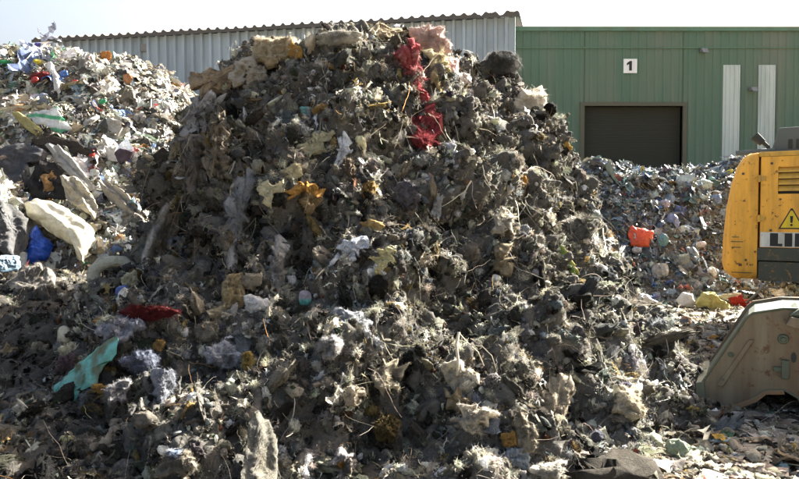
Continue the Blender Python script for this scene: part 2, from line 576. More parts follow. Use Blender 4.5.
def ground_z(x, y):
    p = P2(x, y)
    near = np.exp(-(np.maximum(0, np.hypot(x - 3, y - 9) - 9) / 6) ** 2)
    return near * (.05 * fbm(p * .7, 3, 3) + .035 * fbm(p * 3, 3, 5)) - .03


gx = np.concatenate([[-700, -200, -60, -30], np.linspace(-12, 18, 180), [30, 60, 200, 700]])
gy = np.concatenate([[-300, -60, -10], np.linspace(0, 26, 160), [40, 80, 300, 1200]])
GX, GY = np.meshgrid(gx, gy, indexing='ij')
gv = np.column_stack([GX.ravel(), GY.ravel(), ground_z(GX.ravel(), GY.ravel())]); gt = grid_tris(len(gx), len(gy))
tag(mk('ground', gv, gt, None, gm), kind='structure')

# ------------------------------------------------------------------ front heap: shredded fluffy waste
#        row   D   left_px right_px front_depth back_depth   (outline of the heap, measured in photo pixels at distance D)
TAB = np.array([
    (22, 8.6, 388, 412, .05, .05), (36, 8.6, 345, 438, .28, .3), (50, 8.55, 262, 482, .55, 1.1), (66, 8.5, 222, 512, .8, 1.6),
    (95, 8.4, 196, 538, 1.05, 2.1), (124, 8.3, 182, 554, 1.3, 2.5), (152, 8.2, 172, 567, 1.5, 2.8), (186, 8.0, 163, 588, 1.75, 3.1),
    (225, 7.8, 154, 594, 1.95, 3.4), (266, 7.5, 136, 600, 2.1, 3.7), (300, 7.1, 110, 620, 2.2, 3.9), (345, 6.5, 60, 676, 2.25, 4.2),
    (395, 5.9, 10, 712, 2.2, 3.5), (445, 5.3, -60, 765, 2.1, 4.0), (475, 5.1, -90, 790, 2.1, 4.2)])
TAB[:, 0] = 1.7 + (215 - TAB[:, 0]) / F * TAB[:, 1]
NZ, NT = 290, 720
zt = TAB[::-1, 0]
s_par = np.concatenate([[0], np.cumsum(np.hypot(np.diff(TAB[:, 0]), .55 * np.diff(TAB[:, 3] - TAB[:, 2]) / 2 / 95))])
sp = np.linspace(0, s_par[-1], NZ)
tabi = np.column_stack([np.interp(sp, s_par, TAB[:, k]) for k in range(6)])
TH = np.linspace(0, 2 * math.pi, NT, endpoint=False)
hv = []
for z, D, l, r_, bf, bb in tabi:
    xl, xr = (l - 399.5) / F * D, (r_ - 399.5) / F * D
    xl += .12; xr -= .03
    a, cx = (xr - xl) / 2, (xr + xl) / 2
    c, s_ = np.cos(TH), np.sin(TH)
    ee = np.where((c > 0) & (s_ < 0), 1.7 , .95)      # the right front is a flatter, receding flank
    X = cx + a * np.sign(c) * np.abs(c) ** ee
    Y = D + np.where(s_ < 0, bf, bb) * np.sign(s_) * np.abs(s_) ** ee
    sk = np.clip(X - cx, 0, None)
    X = X + sk * (.42 * a / D + .03); Y = Y + .42 * sk
    hv.append(np.column_stack([X, Y, np.full(NT, z)]))
hv = np.concatenate(hv)
ht = grid_tris(NZ, NT, True)


def vnormals(v, t):
    fn = np.cross(v[t[:, 1]] - v[t[:, 0]], v[t[:, 2]] - v[t[:, 0]])
    n = np.zeros_like(v)
    for k in range(3): np.add.at(n, t[:, k], fn)
    return norm(n)


hn = vnormals(hv, ht)
if (hn * (hv - hv.mean(0))).sum() < 0: hn = -hn; ht = ht[:, ::-1]
zr = np.clip(hv[:, 2] / 1.0, 0, 1)
# hollows and bulges of the slumped face
for (px_, py_, r_, dep) in ((335, 425, .50, .42), (445, 300, .42, .36), (300, 245, .40, .26), (395, 150, .38, .22), (420, 400, .42, .34), (205, 330, .40, .28), (585, 400, .32, .25),
                            (520, 170, .30, -.16), (560, 330, .34, -.2), (350, 330, .36, -.2), (470, 225, .3, .22), (250, 130, .35, -.12), (500, 400, .35, -.2), (640, 420, .3, -.16)):
    d_ = ray(px_, py_); w_ = hv - CAM; tt = w_ @ d_; ds = np.linalg.norm(w_ - tt[:, None] * d_, axis=1)
    cand = np.where((ds < .12) & (hn @ d_ < .1))[0]
    if len(cand):
        c_ = hv[cand[np.argmin(tt[cand])]]
        g_ = np.exp(-(np.linalg.norm((hv - c_) * np.array([1, 1, 1.0]), axis=1) / r_) ** 2)
        hv = hv - hn * (dep * g_)[:, None]
amp = .45 + .55 * zr
top = np.clip((4.1 - hv[:, 2]) / .5, .35, 1)
dsp = (.20 * ridged(hv * np.array([.95, .95, .6]) + 31, 3, 11) + .30 * billow(hv * np.array([1.9, 1.9, 1.5]) + 7, 3, 12) + .13 * billow(hv * np.array([4.2, 4.2, 3.4]) + 3, 2, 13) + .045 * ridged(hv * 11 + 3, 3, 14)) * amp * top - .13
hv = hv + hn * dsp[:, None] + .06 * np.stack([fbm(hv * 2.5, 2, 21), fbm(hv * 2.5, 2, 22), fbm(hv * 2.5, 2, 23)], 1) * amp[:, None]
h_c = palette(P_FLUFF, len(hv)) * .0 + np.array([.10, .094, .082])
heap = empty('waste_heap', (0, 7.6, 0), 'tall grey-brown heap of shredded matted textile waste filling the middle of the yard', 'heap', 'waste heaps')
mk('packed_core', hv, ht, h_c, M_CORE, heap, True, (0, 7.6, 0))
BV_HEAP = BVHTree.FromPolygons([Vector(p) for p in hv], ht.tolist())

shift = lambda P, Nn: np.clip(1.3 - .12 * (P[:, 1] - 4), .5, 1.2) * facing(P, Nn)


def banded(col, p, k=.75):
    m = .92 * np.exp(k * (fbm(p * np.array([2.1, 2.1, 1.5]) + 50, 3, 91) * 2.2 - .05))
    return np.clip(col * m[:, None], .008, .74)


def lognorm(n, s, m, lo=.3, hi=2.2):
    return np.clip(np.exp(rng.normal(size=n) * s), lo, hi) * m


def fluffy(parent, loc, v, t, wf, pal, wads, rags, n_hair, n_long, hair_len=.05, n_tuft=2600):
    """the loose skin of a heap: clumps of fluff, torn rags, and fibres growing out of both"""
    tm = TM()
    for T_, N_, S_, L_ in wads:
        p, n = sample(v, t, N_, wf)
        sc = lognorm(N_, .38, S_)
        if S_ > .07:
            k = p[:, 2] < 3.55; p, n, sc = p[k], n[k], sc[k]; N_ = len(p)
        scatter(tm, T_, p + n * L_, n, sc, banded(palette(pal, N_), p), .5, .4, .05)
    fv, ft, fc = tm.data()
    tm.build('fluff_clumps', M_FLUFF, parent, True, loc)['kind'] = 'stuff'
    tm = TM()
    for T_, N_, S_, L_ in rags:
        p, n = sample(v, t, N_, wf)
        scatter(tm, T_, p + n * L_, n, lognorm(N_, .4, S_) * np.clip((4.15 - p[:, 2]) / .8, .45, 1), banded(palette(pal, N_), p), .8, .38, 0)
    rv, rt, rc = tm.data()
    tm.build('torn_rags', M_CLOTH, parent, True, loc)['kind'] = 'stuff'
    tm = TM()
    for V, T, C, fr in ((fv, ft, fc, .72), (rv, rt, rc, .28)):
        m = int(n_hair * fr)
        cen = V[T[:, 0]]
        patch = np.clip(fbm(cen * 3.1, 2, 77) * 3 + .6, .05, 1.6)
        near = np.clip(7.5 / (np.abs(cen[:, 1]) + 1), .3, 1.3)
        A = np.linalg.norm(np.cross(V[T[:, 1]] - V[T[:, 0]], V[T[:, 2]] - V[T[:, 0]]), axis=1)
        w = A * patch * near; i = rng.choice(len(T), m, p=w / w.sum())
        P = V[T[i]].mean(1); Nn = norm(np.cross(V[T[i, 1]] - V[T[i, 0]], V[T[i, 2]] - V[T[i, 0]]))
        col = np.clip(C[T[i, 0]] * rng.uniform(.9, 1.7, (m, 1)) + .02, 0, .75)
        strands(tm, P, Nn, lognorm(m, .5, hair_len), rng.uniform(.0007, .0019, m), col, 4, 4.5, .5, 2.2)
    p, n = sample(v, t, n_tuft, wf)
    sc = lognorm(n_tuft, .45, .036)
    scatter(tm, T_TUFT, p + n * .03, n, sc, banded(palette(P_TUFT, n_tuft), p, .5), .8, .3, 0, .15)
    ns_ = n_long // 3                                  # matted strips hanging down the steep faces
    p, n = sample(v, t, ns_, lambda P, Nn: wf(P, Nn) * np.clip(1.1 - np.abs(Nn[:, 2]), .02, 1) ** 2 * np.clip(P[:, 2], .1, 2))
    for wd_, fr_ in ((.007, .3), (.0035, 1.0)):
        q = slice(0, int(ns_ * fr_))
        strands(tm, p[q] + n[q] * .09, n[q] * .3 + np.array([0, 0, -1]), lognorm(len(p[q]), .4, .30), rng.uniform(.4, 1.3, len(p[q])) * wd_, banded(palette(P_TUFT, len(p[q])), p[q], .5), 9, 1.3, 5.0, .35)
    p, n = sample(v, t, n_long, wf)
    strands(tm, p + n * .05, n, lognorm(n_long, .4, .22), rng.uniform(.001, .0026, n_long), palette(P_HAIR, n_long), 9, 1.6, .9, .7)
    tm.build('loose_fibres', M_HAIR, parent, True, loc)['kind'] = 'stuff'


fluffy(heap, (0, 7.6, 0), hv, ht, shift, P_FLUFF,
       ((T_BIG, 330, .06, .01), (T_WAD, 4600, .036, .01), (T_WADS, 9000, .015, .02)),
       ((T_RAG, 1300, .04, .02), (T_SHRED, 9000, .034, .03), (T_BUNDLE, 2000, .045, .01)), 520000, 1500, .023, 2600)

# ------------------------------------------------------------------ low mound of debris at the left, in the heap's shade


def sstep(a, b, x):
    t = np.clip((x - a) / (b - a), 0, 1); return t * t * (3 - 2 * t)


def left_z(x, y):
    p = P2(x, y)
    h = np.interp(y, [0, 2.5, 4, 6, 8, 9.5, 11, 12.5, 14], [.0, .06, .10, .26, .62, .85, .9, .6, 0])
    h = h * sstep(1.2, -1.6, x + .0 * y) * sstep(-13, -8, x)
    bump = .13 * billow(p * 1.1, 3, 41) + .07 * ridged(p * 2.9, 3, 42) + .06 * billow(p * 4.3, 2, 44) + .04 * ridged(p * 9, 2, 43)
    return h + bump * np.clip(h / .12, 0, 1) - .04


lv, lt = height_mesh(-13, 1.6, 330, 0.4, 14, 300, left_z)
ln = vnormals(lv, lt)
if ln[:, 2].sum() < 0: lt = lt[:, ::-1]; ln = -ln
mound = empty('debris_mound', (-4, 7, 0), 'low dark mound of fluff and rags spread in shade left of the tall heap', 'mound', 'waste heaps')
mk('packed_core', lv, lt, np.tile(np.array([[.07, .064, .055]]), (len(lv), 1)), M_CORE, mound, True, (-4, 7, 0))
BV_LEFT = BVHTree.FromPolygons([Vector(q) for q in lv], lt.tolist())
vis = lambda P, Nn: np.clip(10 / (P[:, 1] + 1.5) ** .9, .9, 2.2) * ((P[:, 0] > -.65 * P[:, 1] - 1.2) & (P[:, 0] < .3) & (P[:, 2] > -.02)) + .02
P_SHADED = [(w * (1.5 if sum(c) < .5 else .8), tuple(np.array(c) * .56)) for w, c in P_FLUFF]  # heap fluff colours darkened to put the mound's shade into them
fluffy(mound, (-4, 7, 0), lv, lt, vis, P_SHADED,
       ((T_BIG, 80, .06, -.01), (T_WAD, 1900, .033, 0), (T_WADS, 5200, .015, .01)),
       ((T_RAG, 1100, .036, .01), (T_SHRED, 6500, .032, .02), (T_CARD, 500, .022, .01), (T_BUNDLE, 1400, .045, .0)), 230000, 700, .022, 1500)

# ------------------------------------------------------------------ mixed waste heaps: left, far left, back right


def trash_heap(loc, label, fz, x0, x1, y0, y1, res, n_scrap, size, pal, wfun, shredded=False):
    v, t = height_mesh(x0, x1, int((x1 - x0) / res), y0, y1, int((y1 - y0) / res), fz)
    n_ = vnormals(v, t)
    if n_[:, 2].sum() < 0: t = t[:, ::-1]
    e = empty('waste_heap', loc, label, 'heap', 'waste heaps')
    mk('packed_core', v, t, np.tile(np.array([[.13, .115, .09]]), (len(v), 1)), M_CORE, e, True, loc)
    tm = TM()
    mix = [(T_SHEET, .30, .95), (T_CARD, .12, .5), (T_RAG, .2, 1.15), (T_SHRED, .22, 1.4), (T_BUNDLE, .04, 1.2), (T_BOT, .06, .7), (T_PUFF, .05, .8)]
    if shredded: mix = [(T_SHEET, .34, .95), (T_CARD, .06, .45), (T_RAG, .2, 1.15), (T_SHRED, .32, 1.5), (T_BUNDLE, .07, 1.2), (T_BOT, .01, .5)]
    for T_, fr, k in mix:
        m = int(n_scrap * fr)
        p, n = sample(v, t, m, wfun)
        scatter(tm, T_, p + n * size * .25, n, np.exp(rng.normal(size=m) * .48) * size * k, palette(pal, m), .5, .34, 0, .03)
    m = n_scrap // 2500
    p, n = sample(v, t, m, wfun)
    scatter(tm, T_RAG, p + n * size * .4, n, np.exp(rng.normal(size=m) * .3) * size * 2.2, palette(pal, m), .4, .4, 0, .03)
    tm.build('loose_scraps', M_SCRAP, e, False, loc)['kind'] = 'stuff'
    return v, t


def lp_z(x, y):
    p = P2(x, y)
    crest = np.interp(x, [-18, -9.5, -7.4, -6.6, -5.6, -4.9, -4.3, -3.4, -2.2, -.8, .5], [5.2, 5.1, 5.05, 5.0, 4.85, 4.55, 4.1, 3.1, 1.9, .7, 0])
    s = np.interp(y, [8.6, 9.6, 10.8, 12.3, 13.4, 14.2, 16.0, 19, 21.5], [0, .14, .38, .70, .90, 1, .97, .4, 0])
    h = crest * s
    # a nearer shoulder at the far left
    h = np.maximum(h, 2.35 * np.exp(-(((x + 6.6) / 1.5) ** 2) ** 1.5) * np.interp(y, [7.6, 8.5, 9.6, 10.6, 13], [0, .45, .9, 1, .6]))
    k = np.clip(h / .5, 0, 1)
    return h + k * (.20 * billow(p * .75, 3, 51) + .13 * ridged(p * 1.9, 3, 52) + .05 * ridged(p * 5, 2, 53)) - .06


wl = lambda P, Nn: ((Nn[:, 1] < .35) * 1.0 + .12) * (P[:, 2] > .05) * (P[:, 0] > -.68 * P[:, 1] - 1.5) + .004
pv, pt = trash_heap((-6, 14, 0), 'sunlit heap of pale mixed plastic and paper waste rising at the left edge', lp_z, -17, .6, 7.4, 22, .07, 27000, .059, P_TRASH, wl)
BV_LP = BVHTree.FromPolygons([Vector(q) for q in pv], pt.tolist())


def fp_z(x, y):
    p = P2(x, y)
    h = 6.9 * np.exp(-(((x + 13.5) / 4.2) ** 2) ** 1.4) * np.interp(y, [18, 20.5, 22.4, 24, 27], [0, .6, 1, .9, 0])
    return h + np.clip(h, 0, 1) * (.25 * billow(p * .8, 3, 61) + .15 * ridged(p * 2, 3, 62)) - .06


trash_heap((-13.5, 22.5, 0), 'bleached far waste heap peeping over the left heap below the open sky', fp_z, -20, -7, 17.5, 26, .12, 3500, .11, P_TRASH, lambda P, Nn: (Nn[:, 1] < .3) * 1.0 + .05)


def bp_z(x, y):
    p = P2(x, y)
    crest = np.interp(x, [1.5, 3.2, 4.6, 5.6, 7, 8, 9, 10.5, 14, 20, 24], [0, 1.9, 2.95, 2.75, 2.72, 3.0, 2.9, 2.8, 2.9, 2.6, 0])
    yy = y - .25 * np.sin(x * .9)
    s = np.interp(yy, [13.2, 13.9, 14.8, 15.8, 16.6, 18.2, 21], [0, .20, .52, .86, 1, .95, 0])
    h = crest * s; k = np.clip(h / .4, 0, 1)
    return h + k * (.14 * billow(p * .9, 3, 71) + .10 * ridged(p * 2.3, 3, 72) + .05 * ridged(p * 5.5, 2, 73)) - .06


wb = lambda P, Nn: ((Nn[:, 1] < .35) * 1.0 + .15) * (P[:, 2] > .03) * np.where(P[:, 0] < 12.5, 1, .25) + .004
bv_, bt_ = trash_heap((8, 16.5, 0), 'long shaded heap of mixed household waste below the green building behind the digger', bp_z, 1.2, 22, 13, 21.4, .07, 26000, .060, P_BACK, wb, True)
BV_BP = BVHTree.FromPolygons([Vector(q) for q in bv_], bt_.tolist())

# litter trodden into the yard on the right
lit_v, lit_t = height_mesh(-1, 14, 60, 3.2, 15, 60, lambda x, y: ground_z(x, y) + .01)
if vnormals(lit_v, lit_t)[:, 2].sum() < 0: lit_t = lit_t[:, ::-1]
BV_G = BVHTree.FromPolygons([Vector(q) for q in lit_v], lit_t.tolist())
P_LIT = [(16, (.36, .33, .26)), (10, (.5, .47, .4)), (10, (.2, .17, .12)), (7, (.07, .06, .05)), (4, (.38, .31, .2)), (.5, (.4, .26, .06)), (.15, (.4, .08, .05)), (1.2, (.2, .25, .3)), (.2, (.07, .18, .1))]
P_LIT = [(w, tuple(np.array(c) * .82)) for w, c in P_LIT]
wq = lambda P, Nn: np.clip(8 / P[:, 1], .5, 2) * (P[:, 0] < .66 * P[:, 1] + .8) + .02
tm = TM()
for T_, N_, S_ in ((T_WADS, 2600, .024), (T_WAD, 500, .04), (T_SHEET, 5200, .036), (T_SHRED, 9000, .045), (T_CARD, 1600, .04), (T_RAG, 250, .05)):
    p, n = sample(lit_v, lit_t, N_, wq)
    n = np.tile(np.array([[0, 0, 1.0]]), (N_, 1))
    scatter(tm, T_, p + n * .01, n, np.exp(rng.normal(size=N_) * .45) * S_, palette(P_LIT, N_), .25, .35, 0)
tag(tm.build('litter', M_CLOTH), 'trodden litter of scraps and fluff covering the sunlit yard floor', 'litter', kind='stuff')

# ------------------------------------------------------------------ single pieces one can pick out of the waste
BVS = {'H': BV_HEAP, 'L': BV_LEFT, 'P': BV_LP, 'B': BV_BP, 'G': BV_G}


def ellipse(cx, cy, w, h, rot=0, jag=.12, seed=0, n=56, e=.8):
    a = np.linspace(0, 2 * math.pi, n, endpoint=False)
    x = np.sign(np.cos(a)) * np.abs(np.cos(a)) ** e * w / 2
    y = np.sign(np.sin(a)) * np.abs(np.sin(a)) ** e * h / 2
    q = np.column_stack([np.cos(a) * 1.6, np.sin(a) * 1.6, np.full(n, seed * 3.7)])
    k = 1 + jag * 1.6 * fbm(q, 3, seed)
    x, y = x * k, y * k
    c, s_ = math.cos(R(rot)), math.sin(R(rot))
    return np.column_stack([cx + x * c + y * s_, cy - x * s_ + y * c])


def densify(poly, n=64, jag=1.0, seed=0):
    P = np.array(poly, float); Q = np.vstack([P, P[:1]])
    d = np.concatenate([[0], np.cumsum(np.linalg.norm(np.diff(Q, axis=0), axis=1))])
    s_ = np.linspace(0, d[-1], n, endpoint=False)
    o = np.column_stack([np.interp(s_, d, Q[:, 0]), np.interp(s_, d, Q[:, 1])])
    q = np.column_stack([o * .25, np.full(n, seed * 1.9)])
    return o + jag * np.column_stack([vnoise(q, seed), vnoise(q + 9, seed)])


def piece(name, label, cat, on, poly, col, mat=None, thick=.02, wr=.02, fs=8.0, fold=0.0, fuzz=0, flen=.05, lift=.06, col2=None, fz=None, smooth=True, rings=16, group=None, jag=.12, part=None, hardz=8.9):
    """a closed, wrinkled piece of waste lying on a heap's real surface; poly gives its outline as seen, its depth comes from the heap"""
    global _seed
    _seed += 1; sd_ = _seed
    if on in 'HL' and mat not in (M_FLUFF, M_PLASTIC) and 'slab' not in name and thick < .1:       # crumbly torn edges and some lint on every small scrap
        fs = max(fs, 17.0); wr = max(wr, .026); fuzz = max(fuzz, 260); flen = min(flen, .03)
        if jag == .12: jag = .42
        if col[0] > .25 and col[2] < .12 and col[1] > .14: col = tuple(.62 * np.array(col) + .38 * np.array([.22, .18, .11]) * .9)
    if len(poly) <= 5 and not hasattr(poly[0], '__len__'):
        b = ellipse(*poly, jag=jag, seed=sd_)
    else:
        b = densify(poly, jag=jag * 15, seed=sd_)
    n = len(b); c = b.mean(0)
    rho = np.linspace(0, 1, rings) ** .85
    pp = (c + rho[:, None, None] * (b - c)[None]).reshape(-1, 2)
    rays = np.array([ray(*q) for q in pp])
    bvh = BVS[on]
    d = np.full(len(pp), np.nan); nn = np.zeros((len(pp), 3))
    for i in range(0, len(pp), 3):
        h = min((q for q in (b_.ray_cast(Vector(CAM), Vector(rays[i])) for b_ in ((BV_HEAP, BV_LEFT) if on in 'HL' else (bvh,))) if q[0] is not None), key=lambda q: q[3], default=(None,))
        if h[0] is not None: d[i] = h[3]; nn[i] = h[1]
    ok = ~np.isnan(d)
    md = np.median(d[ok]) if ok.any() else hardz
    ok &= np.abs(np.nan_to_num(d, nan=1e9) - md) < .6
    A = np.column_stack([np.ones(len(pp)), (pp - c) / 30, ((pp - c) / 30) ** 2 * .5])
    if ok.sum() > 30:
        AA = A[ok]; co = np.linalg.solve(AA.T @ AA + np.diag([1e-6, .5, .5, 3, 3]) * ok.sum() * .1, AA.T @ (d[ok] - md))
        dd = md + np.clip(A @ co, -.45, .45)
    else:
        dd = np.full(len(pp), md)
    sn = norm(nn[ok].sum(0)) if ok.any() else -rays[0]
    if sn @ rays[0] > 0: sn = -sn
    N_ = norm(sn * .55 - rays.mean(0) * .6)
    base = CAM + rays * (dd - lift)[:, None]
    rr = np.repeat(rho, n)
    off = np.array([sd_ * 2.7, sd_ * 1.3, 0])
    wv = ridged(base * fs + off, 5, sd_, .65) * wr + wr * .8 * fbm(base * fs * .45 + off, 2, sd_ + 5)
    if fold:                                    # long soft folds along the longer side
        ax = b - c; u_, s_, vt = np.linalg.svd(ax); across = (pp - c) @ vt[1]
        wv = wv + fold * np.sin(across * (2 * math.pi / (s_[1] / math.sqrt(n) * 1.3)) + 2 * fbm(base * 3, 2, sd_))
    dome = 2.4 if mat is M_PLASTIC else 4.5
    prof = np.sqrt(np.clip(1 - rr ** dome, 0, 1)) * (1 if mat is M_PLASTIC else (.75 + .55 * fbm(base * 5 + off, 3, sd_ + 8)))
    if mat is not M_PLASTIC: wv = wv * 1.5
    front = base + N_ * (thick * prof + wv * (.35 + .65 * prof))[:, None]
    back = base + N_ * (-thick * .8 * prof + wv * .5 - .004)[:, None]
    t = grid_tris(rings, n, True)
    m = len(base)
    V = np.concatenate([front, back]); T = np.concatenate([t, t[:, ::-1] + m])
    o_ = (rings - 1) * n; jj = np.arange(n); k2 = (jj + 1) % n
    T = np.concatenate([T, np.column_stack([o_ + jj, o_ + jj + m, o_ + k2 + m]), np.column_stack([o_ + jj, o_ + k2 + m, o_ + k2])])
    C = np.tile(np.array([col], float), (len(V), 1))
    C *= (1 + .18 * fbm(V * 14 + off, 3, sd_ + 2))[:, None]
    if col2 is not None:
        k = fz(np.concatenate([pp, pp]), V)[:, None]
        C = C * (1 - k) + np.array([col2]) * k
    tm = TM(); tm.add(V, T, np.clip(C, .004, .85))
    if fuzz:
        i = rng.integers(0, len(T), fuzz)
        P = V[T[i]].mean(1); Nn = norm(P - V.mean(0)) * .6 + N_ * .3
        fz_ = int(fuzz * 2.8); flen = flen * md / 9; i = rng.integers(0, len(T), fz_); P = V[T[i]].mean(1); Nn = norm(P - V.mean(0)) * .5 + N_ * .3
        strands(tm, P, Nn, lognorm(fz_, .5, flen * .8), rng.uniform(.0006, .0015, fz_), np.clip(C[T[i, 0]] * rng.uniform(.75, 1.15, (fz_, 1)), 0, .8), 7, 8, .8, 2.0)
    ob = tm.build(name, mat or M_CLOTH, part, smooth, base.mean(0))
    if part is None: tag(ob, label, cat, group)
    return ob


_seed = 100
CREAM, WHITE, GREY, TAN, OCHRE, PALEY = (.50, .44, .32), (.62, .61, .57), (.24, .24, .24), (.33, .26, .17), (.50, .27, .05), (.52, .46, .24)
RED, PINK, TEAL, BLUE, GRN = (.42, .05, .05), (.62, .33, .30), (.16, .46, .36), (.03, .12, .45), (.10, .28, .10)
F_, Cl, Pl = M_FLUFF, M_CLOTH, M_PLASTIC
wad = dict(mat=M_FLUFF, thick=.08, wr=.07, fs=10, fuzz=1900, flen=.042, jag=.55)
# --- on the front heap
piece('wool_clump', 'big cream wool clump standing on the crest at the left end of the tall heap', 'wool', 'H', (270, 52, 52, 34, 10), (.58, .50, .36), **{**wad, 'thick': .17, 'wr': .10, 'fuzz': 3500})
piece('foam_slab', 'tan fleece slab jutting left from the upper left shoulder of the tall heap', 'fleece', 'H', [(188, 88), (200, 74), (238, 66), (252, 68), (246, 84), (215, 98), (198, 94)], (.46, .36, .24), **{**wad, 'fuzz': 1800, 'thick': .12})
piece('wool_clump', 'pale wool clump hanging just below the big cream clump on the crest', 'wool', 'H', (252, 76, 34, 26, 20), (.52, .47, .38), **wad)
piece('foam_scrap', 'orange scrap tucked beside the big cream wool clump on the crest', 'scrap', 'H', [(286, 48), (296, 42), (303, 52), (301, 62), (292, 58)], (.55, .30, .05), Cl, .03, .02, fuzz=100, flen=.03)
piece('wool_clump', 'flat off-white wool clump on the crest between the cream clump and the tan slab', 'wool', 'H', (338, 38, 44, 14, 8), (.50, .48, .42), **{**wad, 'thick': .08, 'fuzz': 1800})
piece('carpet_scrap', 'crumpled tan carpet flap at the very top of the tall heap', 'carpet', 'H', [(356, 50), (366, 34), (384, 22), (402, 27), (400, 40), (384, 36), (370, 50)], (.36, .30, .21), **{**wad, 'thick': .09, 'wr': .06, 'fuzz': 900})
piece('wool_clump', 'pinkish white fluffy clump at the top beside the red fibre streamer', 'wool', 'H', (432, 40, 36, 26, -20), (.66, .50, .44), **{**wad, 'thick': .14, 'fuzz': 2600})
piece('fleece_scrap', 'pale yellow ragged fleece hanging right of the red fibre streamer', 'fleece', 'H', [(428, 52), (444, 50), (446, 66), (440, 84), (430, 78)], (.52, .45, .27), **{**wad, 'thick': .06})
piece('foam_lump', 'rounded pink foam lump below the pinkish white clump', 'foam', 'H', (448, 66, 20, 18, 0), (.60, .38, .34), Cl, .09, .025, fuzz=250, flen=.03)
piece('foam_lump', 'pale rounded foam lump just under the pink foam lump', 'foam', 'H', (461, 80, 18, 14, 0), (.52, .46, .42), Cl, .08, .025, fuzz=150, flen=.03)
piece('fibre_streamer', 'red fibre streamer running down from the top of the tall heap', 'fibre', 'H', [(402, 44), (412, 40), (416, 56), (414, 70), (421, 86), (428, 104), (424, 112), (414, 96), (404, 74), (399, 58)], (.36, .085, .09), lift=.12, col2=(.58, .32, .29), fz=lambda q, V: np.clip(fbm(V * 9, 2, 5) * 4 - .3, 0, 1), **{**wad, 'thick': .05, 'fuzz': 2600, 'flen': .05})
piece('fibre_streamer', 'red matted fibre clump with a pale pink tail below the red streamer', 'fibre', 'H', [(418, 112), (432, 108), (440, 124), (434, 140), (429, 150), (434, 170), (428, 174), (420, 158), (412, 138), (410, 126)], (.27, .055, .06), **{**wad, 'thick': .06, 'fuzz': 2800, 'flen': .05}, col2=(.62, .42, .36), fz=lambda q, V: np.clip((q[:, 1] - 148) / 18, 0, 1))
piece('wool_clump', 'dark grey matted bundle sitting on the right end of the crest', 'bundle', 'H', (502, 64, 36, 20, 0), (.13, .13, .125), M_FLUFF, .09, .08, 14, fuzz=4000, flen=.06, jag=.5)
piece('foam_pad', 'large white torn foam pad catching light high on the right shoulder', 'foam', 'H', [(512, 100), (522, 90), (540, 88), (549, 98), (544, 112), (532, 122), (518, 118), (508, 108)], (.62, .57, .47), **{**wad, 'thick': .12, 'wr': .03, 'fuzz': 1800, 'jag': .3})
piece('foam_scrap', 'small ochre foam scrap on the right shoulder under the white foam pad', 'scrap', 'H', (564, 148, 14, 12, 0), (.55, .36, .08), Cl, .04, .02)
piece('fleece_scrap', 'cream leaf-shaped fleece scrap in the shaded middle of the tall heap', 'fleece', 'H', [(258, 186), (266, 179), (275, 184), (284, 180), (280, 192), (272, 198), (268, 206), (259, 203), (262, 194)], (.50, .46, .30), Cl, .03, .025, fuzz=150, flen=.025)
piece('fleece_scrap', 'pale beige fleece scrap joined to the right of the cream leaf-shaped scrap', 'fleece', 'H', (292, 174, 20, 16, 20), (.42, .38, .24), Cl, .035, .025, fuzz=150, flen=.025)
piece('foam_scrap', 'curved orange foam flap above a brown sponge in the shaded middle', 'foam', 'H', [(287, 192), (296, 184), (310, 182), (321, 190), (318, 195), (306, 190), (297, 194), (292, 204)], (.50, .25, .04), Cl, .035, .02)
piece('sponge', 'brown crumbling sponge hanging under the curved orange foam flap', 'sponge', 'H', (309, 202, 24, 20, 0), (.30, .21, .11), Cl, .06, .035, fuzz=400, flen=.03)
piece('fleece_scrap', 'pale yellow torn fleece patch in the centre right of the shaded face', 'fleece', 'H', [(370, 264), (374, 252), (388, 246), (395, 250), (392, 264), (382, 274), (374, 270)], (.52, .46, .24), Cl, .04, .03, fuzz=300, flen=.03)
piece('torn_rag', 'bluish white torn rag just left of the pale yellow fleece patch', 'rag', 'H', [(341, 242), (352, 244), (356, 232), (366, 236), (372, 246), (362, 254), (352, 258), (342, 268), (345, 254)], (.42, .45, .50), Cl, .02, .035, fuzz=400, flen=.03)
piece('sponge', 'light brown sponge with an orange edge above the pale yellow fleece patch', 'sponge', 'H', (372, 228, 24, 14, -10), (.38, .27, .12), Cl, .05, .03, fuzz=200, flen=.03)
piece('torn_rag', 'white ragged cloth hanging high on the shaded face below the crest', 'rag', 'H', [(338, 138), (349, 136), (352, 148), (346, 160), (340, 172), (330, 174), (336, 162), (340, 150)], (.50, .53, .56), Cl, .02, .03, fuzz=400, flen=.03)
piece('film_scrap', 'pale cream film scrap right of the white ragged cloth', 'scrap', 'H', (361, 143, 11, 16, 10), (.50, .47, .28), Pl, .02, .02)
piece('torn_rag', 'grey-white hanging rag right of the red fibre clump', 'rag', 'H', [(444, 142), (450, 138), (458, 148), (462, 160), (456, 170), (446, 166), (450, 156)], (.40, .40, .42), Cl, .02, .03, fuzz=300, flen=.03)
piece('wool_tuft', 'small white wool tuft dangling below the red fibre clump', 'wool', 'H', (437, 206, 10, 22, -10), (.52, .53, .54), **{**wad, 'thick': .03, 'wr': .03, 'fuzz': 400, 'flen': .03})
piece('wool_drape', 'long grey wool drape hanging down the left of the shaded face', 'wool', 'H', [(234, 178), (246, 168), (254, 176), (248, 200), (242, 228), (240, 254), (232, 276), (226, 272), (224, 240), (226, 206)], (.34, .34, .33), **{**wad, 'thick': .07, 'wr': .05, 'fuzz': 2800, 'flen': .05})
